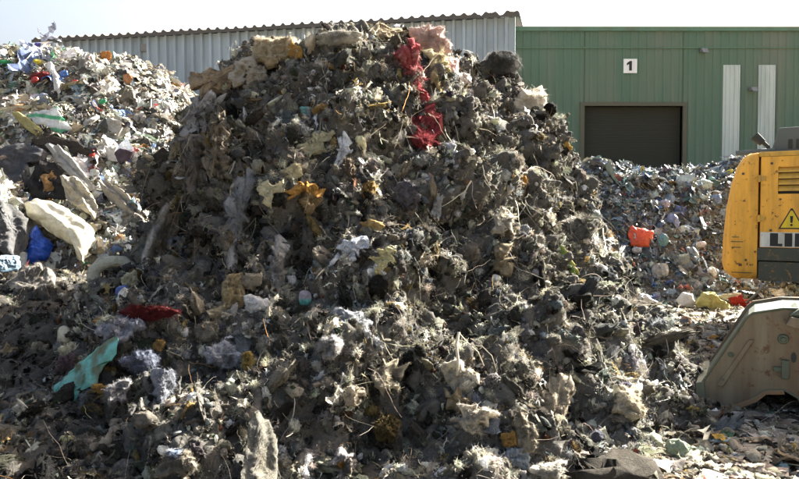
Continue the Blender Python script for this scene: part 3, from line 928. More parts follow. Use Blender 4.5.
piece('wool_drape', 'short pale grey wispy drape beside the long grey wool drape', 'wool', 'H', [(270, 244), (282, 240), (288, 256), (282, 274), (276, 300), (272, 286), (266, 266)], (.40, .39, .38), **{**wad, 'thick': .05, 'wr': .05, 'fuzz': 2000, 'flen': .05})
piece('sponge', 'honey-brown sponge column under the long grey wool drape', 'sponge', 'H', (232, 292, 22, 36, 0), (.32, .25, .14), Cl, .08, .05, fuzz=700, flen=.03)
piece('carpet_slab', 'upright brown carpet slab with a pale frayed left edge at the foot of the left flank', 'carpet', 'H', [(140, 262), (146, 240), (158, 214), (172, 196), (182, 202), (180, 226), (172, 252), (160, 268), (148, 270)], (.13, .11, .085), Cl, .04, .06, 8, fuzz=2200, flen=.04, col2=(.42, .40, .36), fz=lambda q, V: np.clip(1.4 - np.abs((q[:, 0] - 140) - (264 - q[:, 1]) * .47) / 3.5, 0, 1), lift=.16)
piece('carpet_slab', 'hanging brown fleece slab on the upper left flank', 'fleece', 'H', [(212, 118), (222, 108), (228, 124), (226, 150), (222, 184), (214, 190), (206, 170), (210, 142)], (.19, .165, .125), Cl, .05, .07, 9, fuzz=2600, flen=.04, fold=.015, jag=.6)
piece('carpet_slab', 'second brown fleece slab hanging left of the upper left one', 'fleece', 'H', [(190, 140), (200, 128), (206, 140), (204, 168), (198, 200), (188, 196), (186, 166)], (.16, .14, .115), Cl, .05, .07, 9, fuzz=2600, flen=.04, fold=.015, jag=.6)
piece('wool_clump', 'pale fluffy wool running down the left edge of the tall heap', 'wool', 'H', [(196, 100), (212, 92), (220, 100), (206, 124), (192, 140), (182, 136), (184, 118)], (.44, .42, .39), **{**wad, 'fuzz': 2600, 'thick': .09})
piece('wool_ball', 'round white wool ball low in the shade left of a yellow sponge', 'wool', 'H', (224, 357, 30, 24, 10), (.52, .52, .54), **{**wad, 'thick': .12, 'fuzz': 2600})
piece('sponge', 'small mustard yellow sponge beside the round white wool ball', 'sponge', 'H', (249, 362, 13, 20, 0), (.36, .23, .04), Cl, .06, .02, fuzz=200, flen=.02)
piece('canvas_slab', 'tall pale canvas slab standing upright at the bottom of the heap', 'canvas', 'H', [(250, 420), (258, 410), (268, 420), (276, 440), (278, 470), (276, 492), (240, 492), (244, 452)], (.145, .138, .115), Cl, .035, .03, 6, fuzz=1500, flen=.03, fold=.014, lift=.2, jag=.15)
piece('wool_clump', 'grey-white wool clump in the lower centre, larger of two side by side', 'wool', 'H', (352, 325, 42, 24, -15), (.40, .41, .42), **{**wad, 'fuzz': 2600})
piece('wool_clump', 'grey rounded wool clump just below the larger grey-white one', 'wool', 'H', (330, 346, 24, 22, 0), (.42, .41, .40), **{**wad, 'fuzz': 1600})
piece('wool_clump', 'cream wool clump in the lower centre with a bright sunlit tip', 'wool', 'H', [(370, 372), (378, 364), (392, 366), (404, 368), (398, 378), (388, 392), (378, 394)], (.50, .45, .34), **{**wad, 'fuzz': 1600})
piece('foam_lump', 'knobbly beige foam lump left below the cream clump with the sunlit tip', 'foam', 'H', (352, 396, 22, 16, 30), (.40, .35, .27), **{**wad, 'thick': .07, 'fuzz': 500})
piece('wool_tuft', 'pale dangling wisp with an orange spot near the bottom centre', 'wool', 'H', [(334, 460), (342, 448), (350, 452), (352, 468), (344, 482), (336, 476)], (.36, .34, .33), **{**wad, 'thick': .06, 'fuzz': 900}, col2=(.42, .22, .04), fz=lambda q, V: np.clip(1.5 - np.hypot(q[:, 0] - 340, q[:, 1] - 466) / 4, 0, 1))
piece('wool_clump', 'cream-white sunlit wool clump with a thin stalk, lower right of centre', 'wool', 'H', [(440, 372), (450, 364), (462, 366), (474, 374), (476, 386), (466, 392), (452, 390), (442, 386)], (.60, .56, .46), **{**wad, 'fuzz': 2200})
piece('wool_clump', 'bright wool fold below the clump with the thin stalk', 'wool', 'H', [(452, 420), (464, 410), (482, 410), (494, 412), (488, 424), (474, 432), (460, 430)], (.60, .55, .46), **{**wad, 'fuzz': 1800})
piece('cloth_fold', 'tan cloth fold hanging between the two bright wool clumps', 'cloth', 'H', [(446, 392), (456, 390), (468, 402), (470, 412), (458, 414), (448, 408)], (.30, .24, .15), Cl, .05, .03, fuzz=300, flen=.03)
piece('stuffed_sack', 'beige wrinkled sack slumped low on the sunlit right side', 'sack', 'H', [(538, 398), (546, 384), (560, 372), (572, 376), (576, 390), (570, 404), (560, 424), (548, 440), (538, 432), (534, 414)], (.32, .28, .21), Cl, .13, .045, 8, fuzz=2200, flen=.03, fold=.02, lift=.14, jag=.3)
piece('cloth_fold', 'beige pointed cloth fold left of the wrinkled sack', 'cloth', 'H', [(514, 424), (521, 410), (532, 420), (538, 434), (532, 452), (520, 452), (514, 440)], (.27, .24, .18), Cl, .05, .06, 8, fuzz=1500, flen=.03, lift=.08, jag=.4)
piece('foam_scrap', 'ochre foam scrap at the foot of the beige pointed cloth fold', 'foam', 'H', (508, 440, 20, 18, 20), (.42, .22, .04), Cl, .05, .03)
piece('torn_rag', 'pale blue-grey rag below the ochre foam scrap', 'rag', 'H', (517, 458, 26, 18, -10), (.38, .42, .45), Cl, .03, .04, fuzz=500, flen=.03)
piece('wool_clump', 'white wool clump touching the bottom edge right of the pale rag', 'wool', 'H', (548, 470, 36, 20, 0), (.60, .57, .50), **{**wad, 'fuzz': 1600})
piece('wool_clump', 'round cream fluffy clump on the lower right flank', 'wool', 'H', (626, 404, 24, 34, 10), (.56, .50, .38), **{**wad, 'fuzz': 2400, 'thick': .12})
piece('wool_clump', 'sunlit ragged wool clump in the upper middle of the right flank', 'wool', 'H', [(494, 216), (506, 212), (516, 222), (512, 232), (500, 230), (492, 224)], (.58, .54, .45), **{**wad, 'fuzz': 1400})
piece('wool_clump', 'sunlit crumbly beige clump below the ragged one on the right flank', 'wool', 'H', [(498, 246), (508, 242), (510, 260), (506, 276), (496, 276), (494, 258)], (.45, .38, .26), **{**wad, 'fuzz': 900, 'wr': .08})
piece('film_scrap', 'green and yellow strip lying aslant on the right flank', 'strip', 'H', [(560, 246), (566, 248), (574, 262), (580, 276), (574, 278), (564, 264)], (.13, .22, .05), Pl, .02, .02, col2=(.5, .42, .12), fz=lambda q, V: np.clip((q[:, 0] - 562 - (q[:, 1] - 248) * .55) / 4, 0, 1))
piece('foam_scrap', 'bright orange foam scrap in the upper middle of the right flank', 'foam', 'H', (523, 181, 9, 11, 0), (.6, .30, .05), Cl, .04, .015)
piece('film_scrap', 'small pale scrap with a teal corner at the centre of the shaded face', 'scrap', 'H', (305, 298, 13, 15, 0), (.35, .30, .32), Pl, .02, .015, col2=(.12, .42, .36), fz=lambda q, V: np.clip((q[:, 1] - 298) / 3, 0, 1))
piece('film_scrap', 'teal crumpled scrap high in the shade below the big cream clump', 'scrap', 'H', (305, 112, 15, 12, 0), (.13, .33, .28), Pl, .02, .02)
piece('fleece_scrap', 'folded pale khaki fleece high in the shade left of the white ragged cloth', 'fleece', 'H', [(298, 150), (312, 138), (330, 130), (336, 136), (322, 148), (306, 158)], (.36, .34, .22), Cl, .05, .03, fuzz=300, flen=.03)
piece('foam_scrap', 'yellow-ochre sponge crumb above the folded khaki fleece', 'foam', 'H', (322, 110, 18, 12, 0), (.36, .22, .06), Cl, .04, .03)
# thin sunlit stalk
bm = bmesh.new()
h0 = BV_HEAP.ray_cast(Vector(CAM), Vector(ray(457, 372)))[0]
dist = (h0 - Vector(CAM)).length - .2
pt_ = lambda x, y, dz=0: Vector(CAM) + Vector(ray(x, y)) * (dist + dz)
tube(bm, [pt_(457, 376), pt_(458, 360), pt_(456, 345), pt_(459, 332)], .011, 7)
tube(bm, [pt_(459, 333), pt_(468, 343), pt_(478, 352), pt_(484, 366)], .004, 5)
tube(bm, [pt_(470, 345), pt_(482, 346), pt_(492, 356), pt_(497, 372, .05)], .003, 5)
st = bobj('twine', bm, M_CLOTH, smooth=True)
at_ = st.data.color_attributes.new('Col', 'FLOAT_COLOR', 'POINT'); at_.data.foreach_set('color', np.tile([.55, .5, .4, 1], len(st.data.vertices)))
tag(st, 'thin pale twine standing up from the sunlit wool clump and bending right', 'twine')

# --- on the shaded mound
piece('plastic_sheet', 'teal plastic sheet lying aslant in the shade at the lower left', 'sheet', 'L', [(51, 402), (54, 386), (70, 372), (92, 352), (114, 334), (119, 338), (116, 356), (104, 366), (97, 384), (84, 388), (72, 402)], (.15, .46, .40), Pl, .008, .03, 6, fold=.008, col2=(.11, .12, .06), fz=lambda q, V: np.clip(fbm(V * 7 + 3, 3, 8) * 4 - .45, 0, .9), lift=.13)
bm = bmesh.new(); arc = []
hc = [b_.ray_cast(Vector(CAM), Vector(ray(112, 275))) for b_ in (BV_HEAP, BV_LEFT)]
dc = min(h[3] for h in hc if h[0] is not None) - .2
for x_, y_, o_ in ((98, 284, .0), (93, 279, .02), (94, 271, .03), (101, 265, .03), (111, 262, .02), (122, 262, .0), (131, 266, -.02), (134, 271, -.05)):
    arc.append(Vector(CAM) + Vector(ray(x_, y_)) * (dc + o_))
tube(bm, arc, .062, 12); tube(bm, [arc[0] + Vector((.02, 0, -.03)), arc[0] + Vector((.12, -.03, -.05)), arc[0] + Vector((.21, -.02, .0))], .05, 12)
for v in bm.verts:
    q_ = np.array([v.co]); v.co += Vector((.018 * fbm(q_ * 9, 3, 1)[0], .018 * fbm(q_ * 9, 3, 2)[0], .024 * fbm(q_ * 9, 3, 3)[0]))
fr_o = bobj('foam_ring', bm, M_CLOTH, smooth=True)
fr_a = fr_o.data.color_attributes.new('Col', 'FLOAT_COLOR', 'POINT'); fr_a.data.foreach_set('color', np.tile([.47, .46, .36, 1], len(fr_o.data.vertices)))
tag(fr_o, 'curled cream foam collar lying open at the foot of the tall heap', 'foam')
piece('foam_scrap', 'cream block-shaped foam scrap right of the curled foam collar', 'foam', 'L', (131, 280, 16, 15, 20), (.42, .41, .29), Cl, .06, .015, lift=.18)
piece('film_scrap', 'small blue film scrap between the foam collar and the tall heap', 'scrap', 'L', (122, 291, 14, 11, 20), (.06, .11, .32), Pl, .02, .02, lift=.16)
piece('cloth_scrap', 'maroon cloth strip at the boundary of the shaded mound and tall heap', 'cloth', 'L', [(118, 312), (130, 306), (152, 306), (170, 310), (182, 312), (170, 318), (150, 320), (132, 322)], (.11, .02, .02), F_, .04, .04, fuzz=1200, flen=.05, lift=.2)
piece('wool_clump', 'bluish white wool heap lying below the maroon cloth strip', 'wool', 'L', (118, 328, 44, 26, 25), (.36, .37, .42), **{**wad, 'fuzz': 2600}, lift=.15)
piece('foam_scrap', 'ochre foam bit left of the bluish white wool heap', 'foam', 'L', (101, 324, 12, 14, 30), (.38, .22, .06), Cl, .04, .02, lift=.12)
piece('plastic_bottle', 'small cream upright bottle in the shade at far left', 'bottle', 'L', (65, 335, 14, 19, 0), (.46, .42, .30), Pl, .05, .006, lift=.12, jag=.03)
piece('wool_clump', 'grey-brown fluffy bundle at the upper left edge of the shaded mound', 'wool', 'L', (38, 284, 34, 40, 10), (.24, .225, .20), **{**wad, 'fuzz': 2600, 'thick': .16}, lift=.12)
piece('wool_clump', 'grey wool puff at the lower end of the teal sheet', 'wool', 'L', (90, 400, 24, 18, 30), (.26, .27, .31), **{**wad, 'thick': .06, 'fuzz': 1200}, lift=.13)
piece('wool_clump', 'pale grey egg-shaped wool puff right of the ochre scrap by the teal sheet', 'wool', 'L', (117, 392, 18, 26, -20), (.33, .32, .32), **{**wad, 'thick': .07, 'fuzz': 1200}, lift=.14)
piece('wool_clump', 'blue-grey spread wool patch right of the top of the teal sheet', 'wool', 'L', (143, 362, 34, 24, 0), (.20, .22, .28), **{**wad, 'thick': .05, 'fuzz': 1800}, lift=.12)
piece('foam_scrap', 'ochre foam flake resting on the lower right end of the teal sheet', 'foam', 'L', (101, 388, 17, 9, 0), (.42, .23, .04), Cl, .03, .015, lift=.2)
piece('foam_scrap', 'orange foam crumb above the blue-grey spread wool patch', 'foam', 'L', (159, 346, 12, 12, 0), (.28, .16, .04), Cl, .03, .02, lift=.14)
piece('wool_clump', 'grey wool clump with a dark hollow, right of the blue-grey wool patch', 'wool', 'L', (164, 386, 22, 28, 15), (.24, .25, .28), **{**wad, 'thick': .08, 'fuzz': 1200}, lift=.14)
piece('paper_twist', 'small white paper twist at the lower far left', 'paper', 'L', [(12, 412), (18, 402), (24, 403), (20, 410), (22, 415), (15, 417)], (.46, .46, .42), Cl, .03, .01, lift=.07)
piece('torn_rag', 'grey-brown crumpled rag strip lying at the left edge', 'rag', 'L', [(0, 392), (16, 386), (34, 382), (48, 386), (44, 396), (22, 402), (2, 404)], (.15, .14, .13), Cl, .06, .03, lift=.08)
piece('cloth_scrap', 'faded pink-grey rag above the teal sheet', 'rag', 'L', (68, 364, 30, 18, 20), (.17, .12, .13), Cl, .04, .04, lift=.09)
piece('wool_clump', 'pale wool lump with a blue cap at the bottom left of the tall heap', 'wool', 'L', (178, 462, 40, 26, 0), (.28, .25, .2), **{**wad, 'fuzz': 2200}, col2=(.26, .33, .46), fz=lambda q, V: np.clip(1.3 - np.hypot(q[:, 0] - 176, (q[:, 1] - 452)) / 8, 0, 1), lift=.13)
piece('plastic_cup', 'yellowish plastic cup lying in the litter at the lower left', 'cup', 'L', (68, 440, 17, 9, 0), (.34, .30, .12), Pl, .03, .008, lift=.06)
piece('fleece_scrap', 'beige star-shaped fleece scrap at the left edge of the shaded mound', 'fleece', 'L', [(4, 352), (10, 342), (14, 348), (20, 350), (14, 356), (6, 358)], (.30, .24, .15), Cl, .03, .015, lift=.07)
piece('fleece_scrap', 'pale beige scrap in the shade left of the cream bottle', 'fleece', 'L', (40, 347, 17, 10, 0), (.32, .28, .2), Cl, .03, .015, lift=.07)

# --- on the sunlit heap at the left
piece('stuffed_bag', 'long white stuffed bag like a bolster lying on the left heap', 'bag', 'P', [(24, 204), (34, 200), (52, 202), (74, 214), (94, 228), (95, 240), (88, 250), (84, 262), (78, 258), (78, 247), (60, 238), (42, 226), (28, 216)], (.62, .58, .44), Pl, .24, .012, 5, fold=.012, lift=.35, jag=.08)
piece('plastic_sack', 'bright blue plastic sack wedged under the long white bag', 'sack', 'P', [(31, 228), (38, 226), (44, 236), (52, 244), (50, 260), (38, 264), (26, 262), (28, 246)], (.02, .10, .50), Pl, .10, .06, 6, lift=.25)
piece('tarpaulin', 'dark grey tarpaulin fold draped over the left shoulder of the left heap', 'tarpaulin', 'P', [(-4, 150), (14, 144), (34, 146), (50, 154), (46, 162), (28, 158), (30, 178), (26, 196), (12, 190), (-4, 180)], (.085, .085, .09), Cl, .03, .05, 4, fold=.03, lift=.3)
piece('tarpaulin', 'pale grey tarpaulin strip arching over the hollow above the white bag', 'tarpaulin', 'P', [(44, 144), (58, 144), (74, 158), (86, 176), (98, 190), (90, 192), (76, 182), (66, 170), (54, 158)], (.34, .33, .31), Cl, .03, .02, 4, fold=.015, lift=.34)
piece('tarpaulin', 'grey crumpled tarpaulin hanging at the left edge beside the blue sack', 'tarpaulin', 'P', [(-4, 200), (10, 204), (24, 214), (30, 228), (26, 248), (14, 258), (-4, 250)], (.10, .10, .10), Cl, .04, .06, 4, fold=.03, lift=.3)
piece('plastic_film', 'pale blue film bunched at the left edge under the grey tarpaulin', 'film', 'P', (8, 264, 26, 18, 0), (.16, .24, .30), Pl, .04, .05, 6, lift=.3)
piece('tarpaulin', 'black sheet standing for the shade of the hollow just above the long white bag', 'sheet', 'P', [(26, 184), (40, 160), (54, 162), (64, 178), (72, 196), (60, 200), (44, 200), (32, 198)], (.035, .032, .03), Cl, .02, .05, 4, fold=.02, lift=.22)  # black sheet added where the hollow is only dark with shade
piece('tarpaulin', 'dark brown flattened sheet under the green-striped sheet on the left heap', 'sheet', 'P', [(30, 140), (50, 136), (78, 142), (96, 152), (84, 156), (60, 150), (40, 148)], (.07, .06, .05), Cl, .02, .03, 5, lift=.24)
piece('cardboard', 'orange-brown crushed carton in the hollow above the white bag', 'carton', 'P', [(40, 176), (52, 170), (60, 180), (58, 194), (54, 204), (44, 196)], (.30, .18, .08), Cl, .05, .04, 5, smooth=False, lift=.2)
piece('plastic_sheet', 'white sheet with green stripes on the sunlit left heap', 'sheet', 'P', [(28, 116), (40, 110), (56, 108), (66, 118), (72, 130), (60, 134), (44, 126), (34, 124)], (.62, .62, .58), Pl, .02, .03, 3, col2=(.08, .34, .16), fz=lambda q, V: (np.sin((q[:, 1] - .12 * q[:, 0]) * .52) > .55) * 1.0, lift=.2)
piece('paper_roll', 'dull yellow-brown roll lying left of the green-striped sheet', 'roll', 'P', [(10, 112), (18, 112), (34, 122), (44, 132), (36, 136), (22, 126)], (.40, .36, .16), Cl, .07, .01, lift=.18, jag=.05)
piece('plastic_film', 'long white film strip hanging down the upper left heap', 'film', 'P', [(46, 64), (52, 62), (58, 74), (60, 90), (60, 98), (55, 92), (53, 78)], (.62, .60, .55), Pl, .03, .03, lift=.16)
piece('cardboard', 'dark purple-brown flat panel on the slope of the left heap', 'panel', 'P', [(112, 154), (120, 148), (134, 152), (130, 160), (120, 162)], (.10, .075, .09), Cl, .015, .01, smooth=False, lift=.2, jag=.03)
piece('cardboard', 'white card lying against the dark purple-brown panel', 'card', 'P', [(104, 146), (118, 146), (114, 154), (118, 162), (108, 160)], (.58, .56, .52), Cl, .015, .01, smooth=False, lift=.18, jag=.04)
piece('paper_bag', 'peach-coloured paper bag low on the right of the left heap', 'bag', 'P', [(132, 172), (144, 166), (156, 170), (156, 184), (144, 188), (134, 184)], (.58, .42, .28), Cl, .07, .03, 5, lift=.2)
piece('torn_cloth', 'pale cloth bundle with long folds trailing down to the shaded mound', 'cloth', 'P', [(96, 180), (106, 180), (122, 190), (136, 204), (144, 218), (134, 220), (120, 208), (104, 194)], (.33, .30, .25), Cl, .05, .04, 4, fold=.03, lift=.25)
piece('torn_cloth', 'cream cloth bulge between the orange-brown carton and the trailing bundle', 'cloth', 'P', [(60, 178), (74, 176), (88, 190), (98, 206), (96, 220), (82, 212), (66, 200)], (.42, .38, .30), Cl, .07, .05, 6, fold=.02, lift=.25)
for nm, lb, ct, g, c in (
        ('plastic_scrap', 'small bright green plastic piece at the upper left edge of the left heap', 'scrap', (5, 63, 14, 6, 0), (.04, .36, .12)),
        ('plastic_scrap', 'small yellow plastic piece near the top of the left heap', 'scrap', (37, 62, 9, 5, 0), (.62, .52, .05)),
        ('plastic_scrap', 'small violet-blue scrap on the crest of the left heap', 'scrap', (38, 46, 9, 6, 0), (.14, .12, .42)),
        ('plastic_scrap', 'light blue scrap on the upper left heap below the yellow piece', 'scrap', (17, 68, 10, 7, 0), (.16, .26, .48)),
        ('torn_cloth', 'dark red crumpled cloth in the upper left heap', 'cloth', (40, 76, 20, 9, 10), (.22, .05, .05)),
        ('plastic_scrap', 'red plastic bit left of the dark red crumpled cloth', 'scrap', (35, 80, 8, 6, 0), (.5, .06, .05)),
        ('plastic_scrap', 'bright red scrap in the middle of the left heap', 'scrap', (75, 83, 7, 6, 0), (.55, .05, .04)),
        ('cardboard', 'orange-tan card standing near the right end of the left heap crest', 'card', (128, 80, 9, 14, 20), (.52, .26, .12)),
        ('cardboard', 'orange crushed carton on the upper slope of the left heap', 'carton', (106, 56, 12, 10, 0), (.46, .22, .08)),
        ('plastic_scrap', 'blue scrap in the upper middle of the left heap', 'scrap', (64, 74, 9, 7, 0), (.05, .14, .4)),
        ('plastic_scrap', 'green bottle scrap on the lower slope of the left heap', 'scrap', (103, 102, 8, 6, 0), (.05, .38, .16)),
        ('plastic_scrap', 'small red scrap on the slope below the green bottle scrap', 'scrap', (92, 154, 7, 8, 0), (.5, .07, .05)),
        ('plastic_scrap', 'deep blue scrap right of the green bottle scrap', 'scrap', (110, 108, 7, 8, 0), (.03, .1, .36)),
        ('plastic_scrap', 'grey-blue flattened container in the upper left heap', 'container', (42, 98, 14, 9, 20), (.30, .34, .42)),
        ('plastic_bag', 'dark olive bag on the right shoulder of the left heap', 'bag', (126, 92, 16, 10, 20), (.12, .11, .06))):
    piece(nm, lb, ct, 'P', g, c, Pl if 'plastic' in nm else Cl, .035, .025, 9, lift=.12, rings=8)

# --- on the shaded heap at the back right
piece('plastic_crate', 'orange-red crushed plastic tub in the back heap below the dark doorway', 'tub', 'B', [(628, 234), (632, 226), (654, 232), (652, 240), (648, 248), (630, 246)], (.60, .09, .03), Pl, .06, .03, 4, lift=.2, jag=.08, smooth=False)
piece('plastic_canister', 'white squarish canister at the foot of the back heap', 'canister', 'B', [(676, 300), (682, 292), (692, 294), (695, 302), (691, 312), (682, 310)], (.58, .56, .52), Pl, .12, .006, lift=.35, jag=.03)
piece('stuffed_sack', 'bulging yellow sack at the foot of the back heap beside the white canister', 'sack', 'B', [(696, 302), (700, 294), (712, 292), (720, 300), (730, 308), (731, 316), (722, 322), (708, 318), (698, 312)], (.52, .47, .20), Cl, .20, .06, 4, lift=.4)
piece('torn_cloth', 'red cloth lying just above the steel bucket', 'cloth', 'B', [(728, 298), (740, 296), (754, 304), (756, 312), (744, 312), (732, 306)], (.34, .04, .03), Cl, .06, .03, lift=.35)
piece('torn_cloth', 'pale sheet end above the red cloth', 'cloth', 'B', [(718, 296), (728, 293), (742, 294), (738, 298), (726, 300)], (.50, .47, .38), Cl, .05, .02, lift=.3)
piece('plastic_film', 'white film bag slumped at the foot of the back heap near the tall heap', 'film', 'B', [(618, 298), (626, 288), (640, 292), (654, 300), (664, 304), (640, 308), (622, 304)], (.62, .60, .56), Pl, .10, .05, 5, lift=.35)
for nm, lb, ct, g, c in (
        ('plastic_scrap', 'slate blue film in the back heap right of the orange-red tub', 'film', (673, 222, 12, 16, 20), (.22, .26, .42)),
        ('plastic_scrap', 'teal-grey film in the back heap beside the slate blue film', 'film', (663, 240, 12, 13, 0), (.14, .28, .30)),
        ('plastic_scrap', 'white scrap right below the teal-grey film', 'scrap', (699, 245, 14, 6, 10), (.50, .50, .55)),
        ('plastic_scrap', 'small white scrap under the orange-red tub', 'scrap', (637, 250, 10, 6, 0), (.52, .52, .52)),
        ('plastic_scrap', 'light grey bag near the crest of the back heap', 'bag', (703, 185, 18, 10, 0), (.30, .36, .33)),
        ('plastic_scrap', 'yellow strip on the crest of the back heap beside the digger', 'strip', (728, 173, 12, 5, 30), (.5, .48, .12)),
        ('plastic_scrap', 'steel blue bag in the upper back heap left of the digger', 'bag', (716, 200, 12, 12, 0), (.16, .22, .34)),
        ('plastic_scrap', 'white folded scrap low in the back heap left of the digger', 'scrap', (712, 272, 9, 11, 30), (.5, .5, .48)),
        ('plastic_scrap', 'pale crumpled bag low in the back heap above the white canister', 'bag', (660, 270, 18, 14, 10), (.34, .34, .31)),
        ('plastic_scrap', 'pale lilac scrap high in the back heap above the orange-red tub', 'scrap', (665, 204, 11, 9, 0), (.36, .34, .42))):
    piece(nm, lb, ct, 'B', g, c, Pl, .04, .035, 7, lift=.15, rings=8)
# --- on the sunlit yard
piece('wool_clump', 'small grey wool lump on the yard left of the steel bucket', 'wool', 'G', (664, 321, 14, 9, 0), (.28, .25, .2), **{**wad, 'thick': .06, 'fuzz': 500, 'wr': .03})
piece('film_scrap', 'crumpled dark green film on the sunlit yard', 'film', 'G', (672, 331, 20, 6, 0), (.03, .12, .05), Pl, .04, .02, lift=.05)
piece('wood_offcut', 'short brown wood offcut propped in the litter of the sunlit yard', 'wood', 'G', [(642, 330), (648, 318), (652, 315), (654, 318), (648, 328), (646, 332)], (.20, .15, .08), Cl, .03, .004, lift=.06, jag=.02)
piece('torn_cloth', 'pinkish beige rag on the yard above the green film', 'rag', 'G', (686, 322, 12, 11, 0), (.42, .30, .22), Cl, .05, .03, lift=.07)
piece('foam_scrap', 'orange foam lump on the yard beside the steel bucket', 'foam', 'G', (714, 338, 10, 5, 0), (.5, .27, .06), Cl, .03, .01, lift=.06)

# ------------------------------------------------------------------ buildings
M_SHED = paint_mat('weathered_grey_sheet', (.36, .42, .46), rust_amt=.1, rough=.6, scale=.6, dirt=(.22, .25, .27), dirt_amt=.5, bump=.05)
M_EDGE = paint_mat('dark_roof_sheet', (.09, .085, .08), rust_amt=.3, rough=.8, scale=1.5)
M_GREEN = paint_mat('green_cladding', (.088, .150, .102), rust_amt=.0, rough=.55, scale=.35, dirt=(.15, .17, .13), dirt_amt=.75, bump=.02)
M_GTRIM = paint_mat('green_trim', (.10, .19, .125), rust_amt=.05, rough=.5, scale=1)
M_DARKOPENING = paint_mat('dark_opening_sheet', (.030, .032, .022), rust_amt=.0, rough=.7, scale=.8, dirt=(.04, .035, .025))
M_TRANS = paint_mat('translucent_ribbed_panel', (.50, .56, .52), rust_amt=.0, rough=.4, scale=.8, dirt=(.30, .36, .32), dirt_amt=.6, bump=.02)
M_WHITE = paint_mat('white_sign_face', (.78, .78, .76), rust_amt=.0, rough=.5, dirt_amt=.1)
M_BLACK = paint_mat('black_lettering', (.02, .02, .02), rust_amt=0, rough=.5, dirt_amt=.05)
M_ROOF = paint_mat('roof_sheet', (.22, .22, .21), rust_amt=.2, rough=.7, scale=.5)


def ribbed(bm, A, B, z0, z1, pitch=.33, depth=.045, thick=.02, zt=None):
    """trapezoid-profile sheet from plan point A to B"""
    A, B = Vector(A), Vector(B); d = B - A; L_ = d.length; d.normalize(); nrm = Vector((d.y, -d.x))
    pts = []
    x = 0.0
    while x < L_ - .001:
        for u, w in ((0, 0), (.56, 0), (.66, 1), (.9, 1), (1.0, 0)):
            pts.append((min(x + u * pitch, L_), w * depth))
        x += pitch
    rows = []
    for u, w in pts:
        q = A + d * u + nrm * w; zz = z1 if zt is None else zt(u)
        rows.append([bm.verts.new((q.x, q.y, z0)), bm.verts.new((q.x, q.y, zz))])
    for a, b in zip(rows, rows[1:]):
        if (a[0].co - b[0].co).length > 1e-5: bm.faces.new([a[0], b[0], b[1], a[1]])


shed = empty('grey_shed', (-5, 27, 0), 'long pale grey corrugated shed with a dark wavy roof edge behind the heaps', 'shed')
SA, SB = (-13.95, 27.5), (3.93, 24.0)
bm = bmesh.new(); ribbed(bm, SA, SB, 0, 8.40, .36, .11)
bobj('front_wall', bm, M_SHED, shed).location = (5, -27, 0)
bm = bmesh.new()
prism(bm, [(-13.93, 27.58), (-13.93, 44), (3.91, 44), (3.91, 24.06)], 0, 8.1, 'z')
bobj('rear_body', bm, M_SHED, shed).location = (5, -27, 0)
# corrugated roof whose wavy edge overhangs the wall
bm = bmesh.new()
A, B = Vector((SA[0] - .25, SA[1] - .05)), Vector((SB[0] + .1, SB[1] - .22)); d = (B - A); L_ = d.length; d.normalize()
nn_ = Vector((d.y, -d.x)); cnt = int(L_ / .06)
rows = []
for i in range(cnt + 1):
    u = L_ * i / cnt; ph = (u / .36) % 1.0
    w = .085 * max(0, math.cos((ph - .5) * 2 * math.pi)) ** .7 + .012 * math.sin(u * 1.3) + (.05 * (u / L_ > .93) * math.sin(u * 9) if u / L_ > .93 else 0)
    col_ = []
    for (out_, zz) in ((.14, 8.36), (.14, 8.48), (-.3, 8.56), (-9, 9.98)):
        q = A + d * u + nn_ * out_
        col_.append(bm.verts.new((q.x, q.y, zz + (w if zz > 8.4 else 0))))
    rows.append(col_)
for a, b in zip(rows, rows[1:]):
    for k in range(3): bm.faces.new([a[k], b[k], b[k + 1], a[k + 1]])
bobj('roof', bm, M_EDGE, shed).location = (5, -27, 0)
bm = bmesh.new(); Q = Vector(SA) + (Vector(SB) - Vector(SA)) * .245
box(bm, Q.x - .16, Q.x + .16, Q.y - .12, Q.y + .02, 7.85, 8.12)
bobj('vent', bm, M_ROOF, shed).location = (5, -27, 0)

gb_ = empty('green_building', (14, 26, 0), 'dark green clad industrial building with a large dark doorway at the right', 'building')
GXL, GXR, GY0, GH = 4.06, 34.0, 26.0, 8.45
DX0, DX1, DH = 6.82, 10.45, 5.72
off = (-14, -26, 0)


def gclad(x0, x1, z0, z1):
    ribbed(bm, (x0, GY0), (x1, GY0), z0, z1, .30, .02)


bm = bmesh.new(); gclad(GXL, DX0, 0, GH); gclad(DX0, DX1, DH, GH); gclad(DX1, GXR, 0, GH)
for x0, x1, z0, z1 in ((GXL, DX0, 0, GH - .05), (DX0, DX1, DH, GH - .05), (DX1, GXR, 0, GH - .05)):
    box(bm, x0, x1, GY0 + .03, GY0 + .25, z0, z1)
bobj('front_wall', bm, M_GREEN, gb_).location = off
bm = bmesh.new(); box(bm, GXL, GXR, GY0 - .10, GY0 + .35, GH, GH + .16); box(bm, GXL, GXR, GY0 - .06, GY0 - .021, GH - .62, GH - .58)
bobj('parapet', bm, M_GTRIM, gb_).location = off
bm = bmesh.new()
prism(bm, [(GY0 + .3, 0), (GY0 + 24, 0), (GY0 + 24, 8.2), (GY0 + 12, 8.38), (GY0 + .3, 8.3)], GXR - .2, GXR, 'x')
prism(bm, [(GY0 + .3, 0), (GY0 + 24, 0), (GY0 + 24, 8.2), (GY0 + 12, 8.38), (GY0 + .3, 8.3)], GXL + .02, GXL + .2, 'x')
box(bm, GXL + .25, GXR - .25, GY0 + 23.7, GY0 + 23.95, 0, 8.1)
bobj('side_wall', bm, M_GREEN, gb_).location = off
bm = bmesh.new(); box(bm, GXL + .01, GXR - .01, GY0 + .4, GY0 + 24.2, 8.385, 8.5)
bobj('roof', bm, M_ROOF, gb_).location = off
bm = bmesh.new()
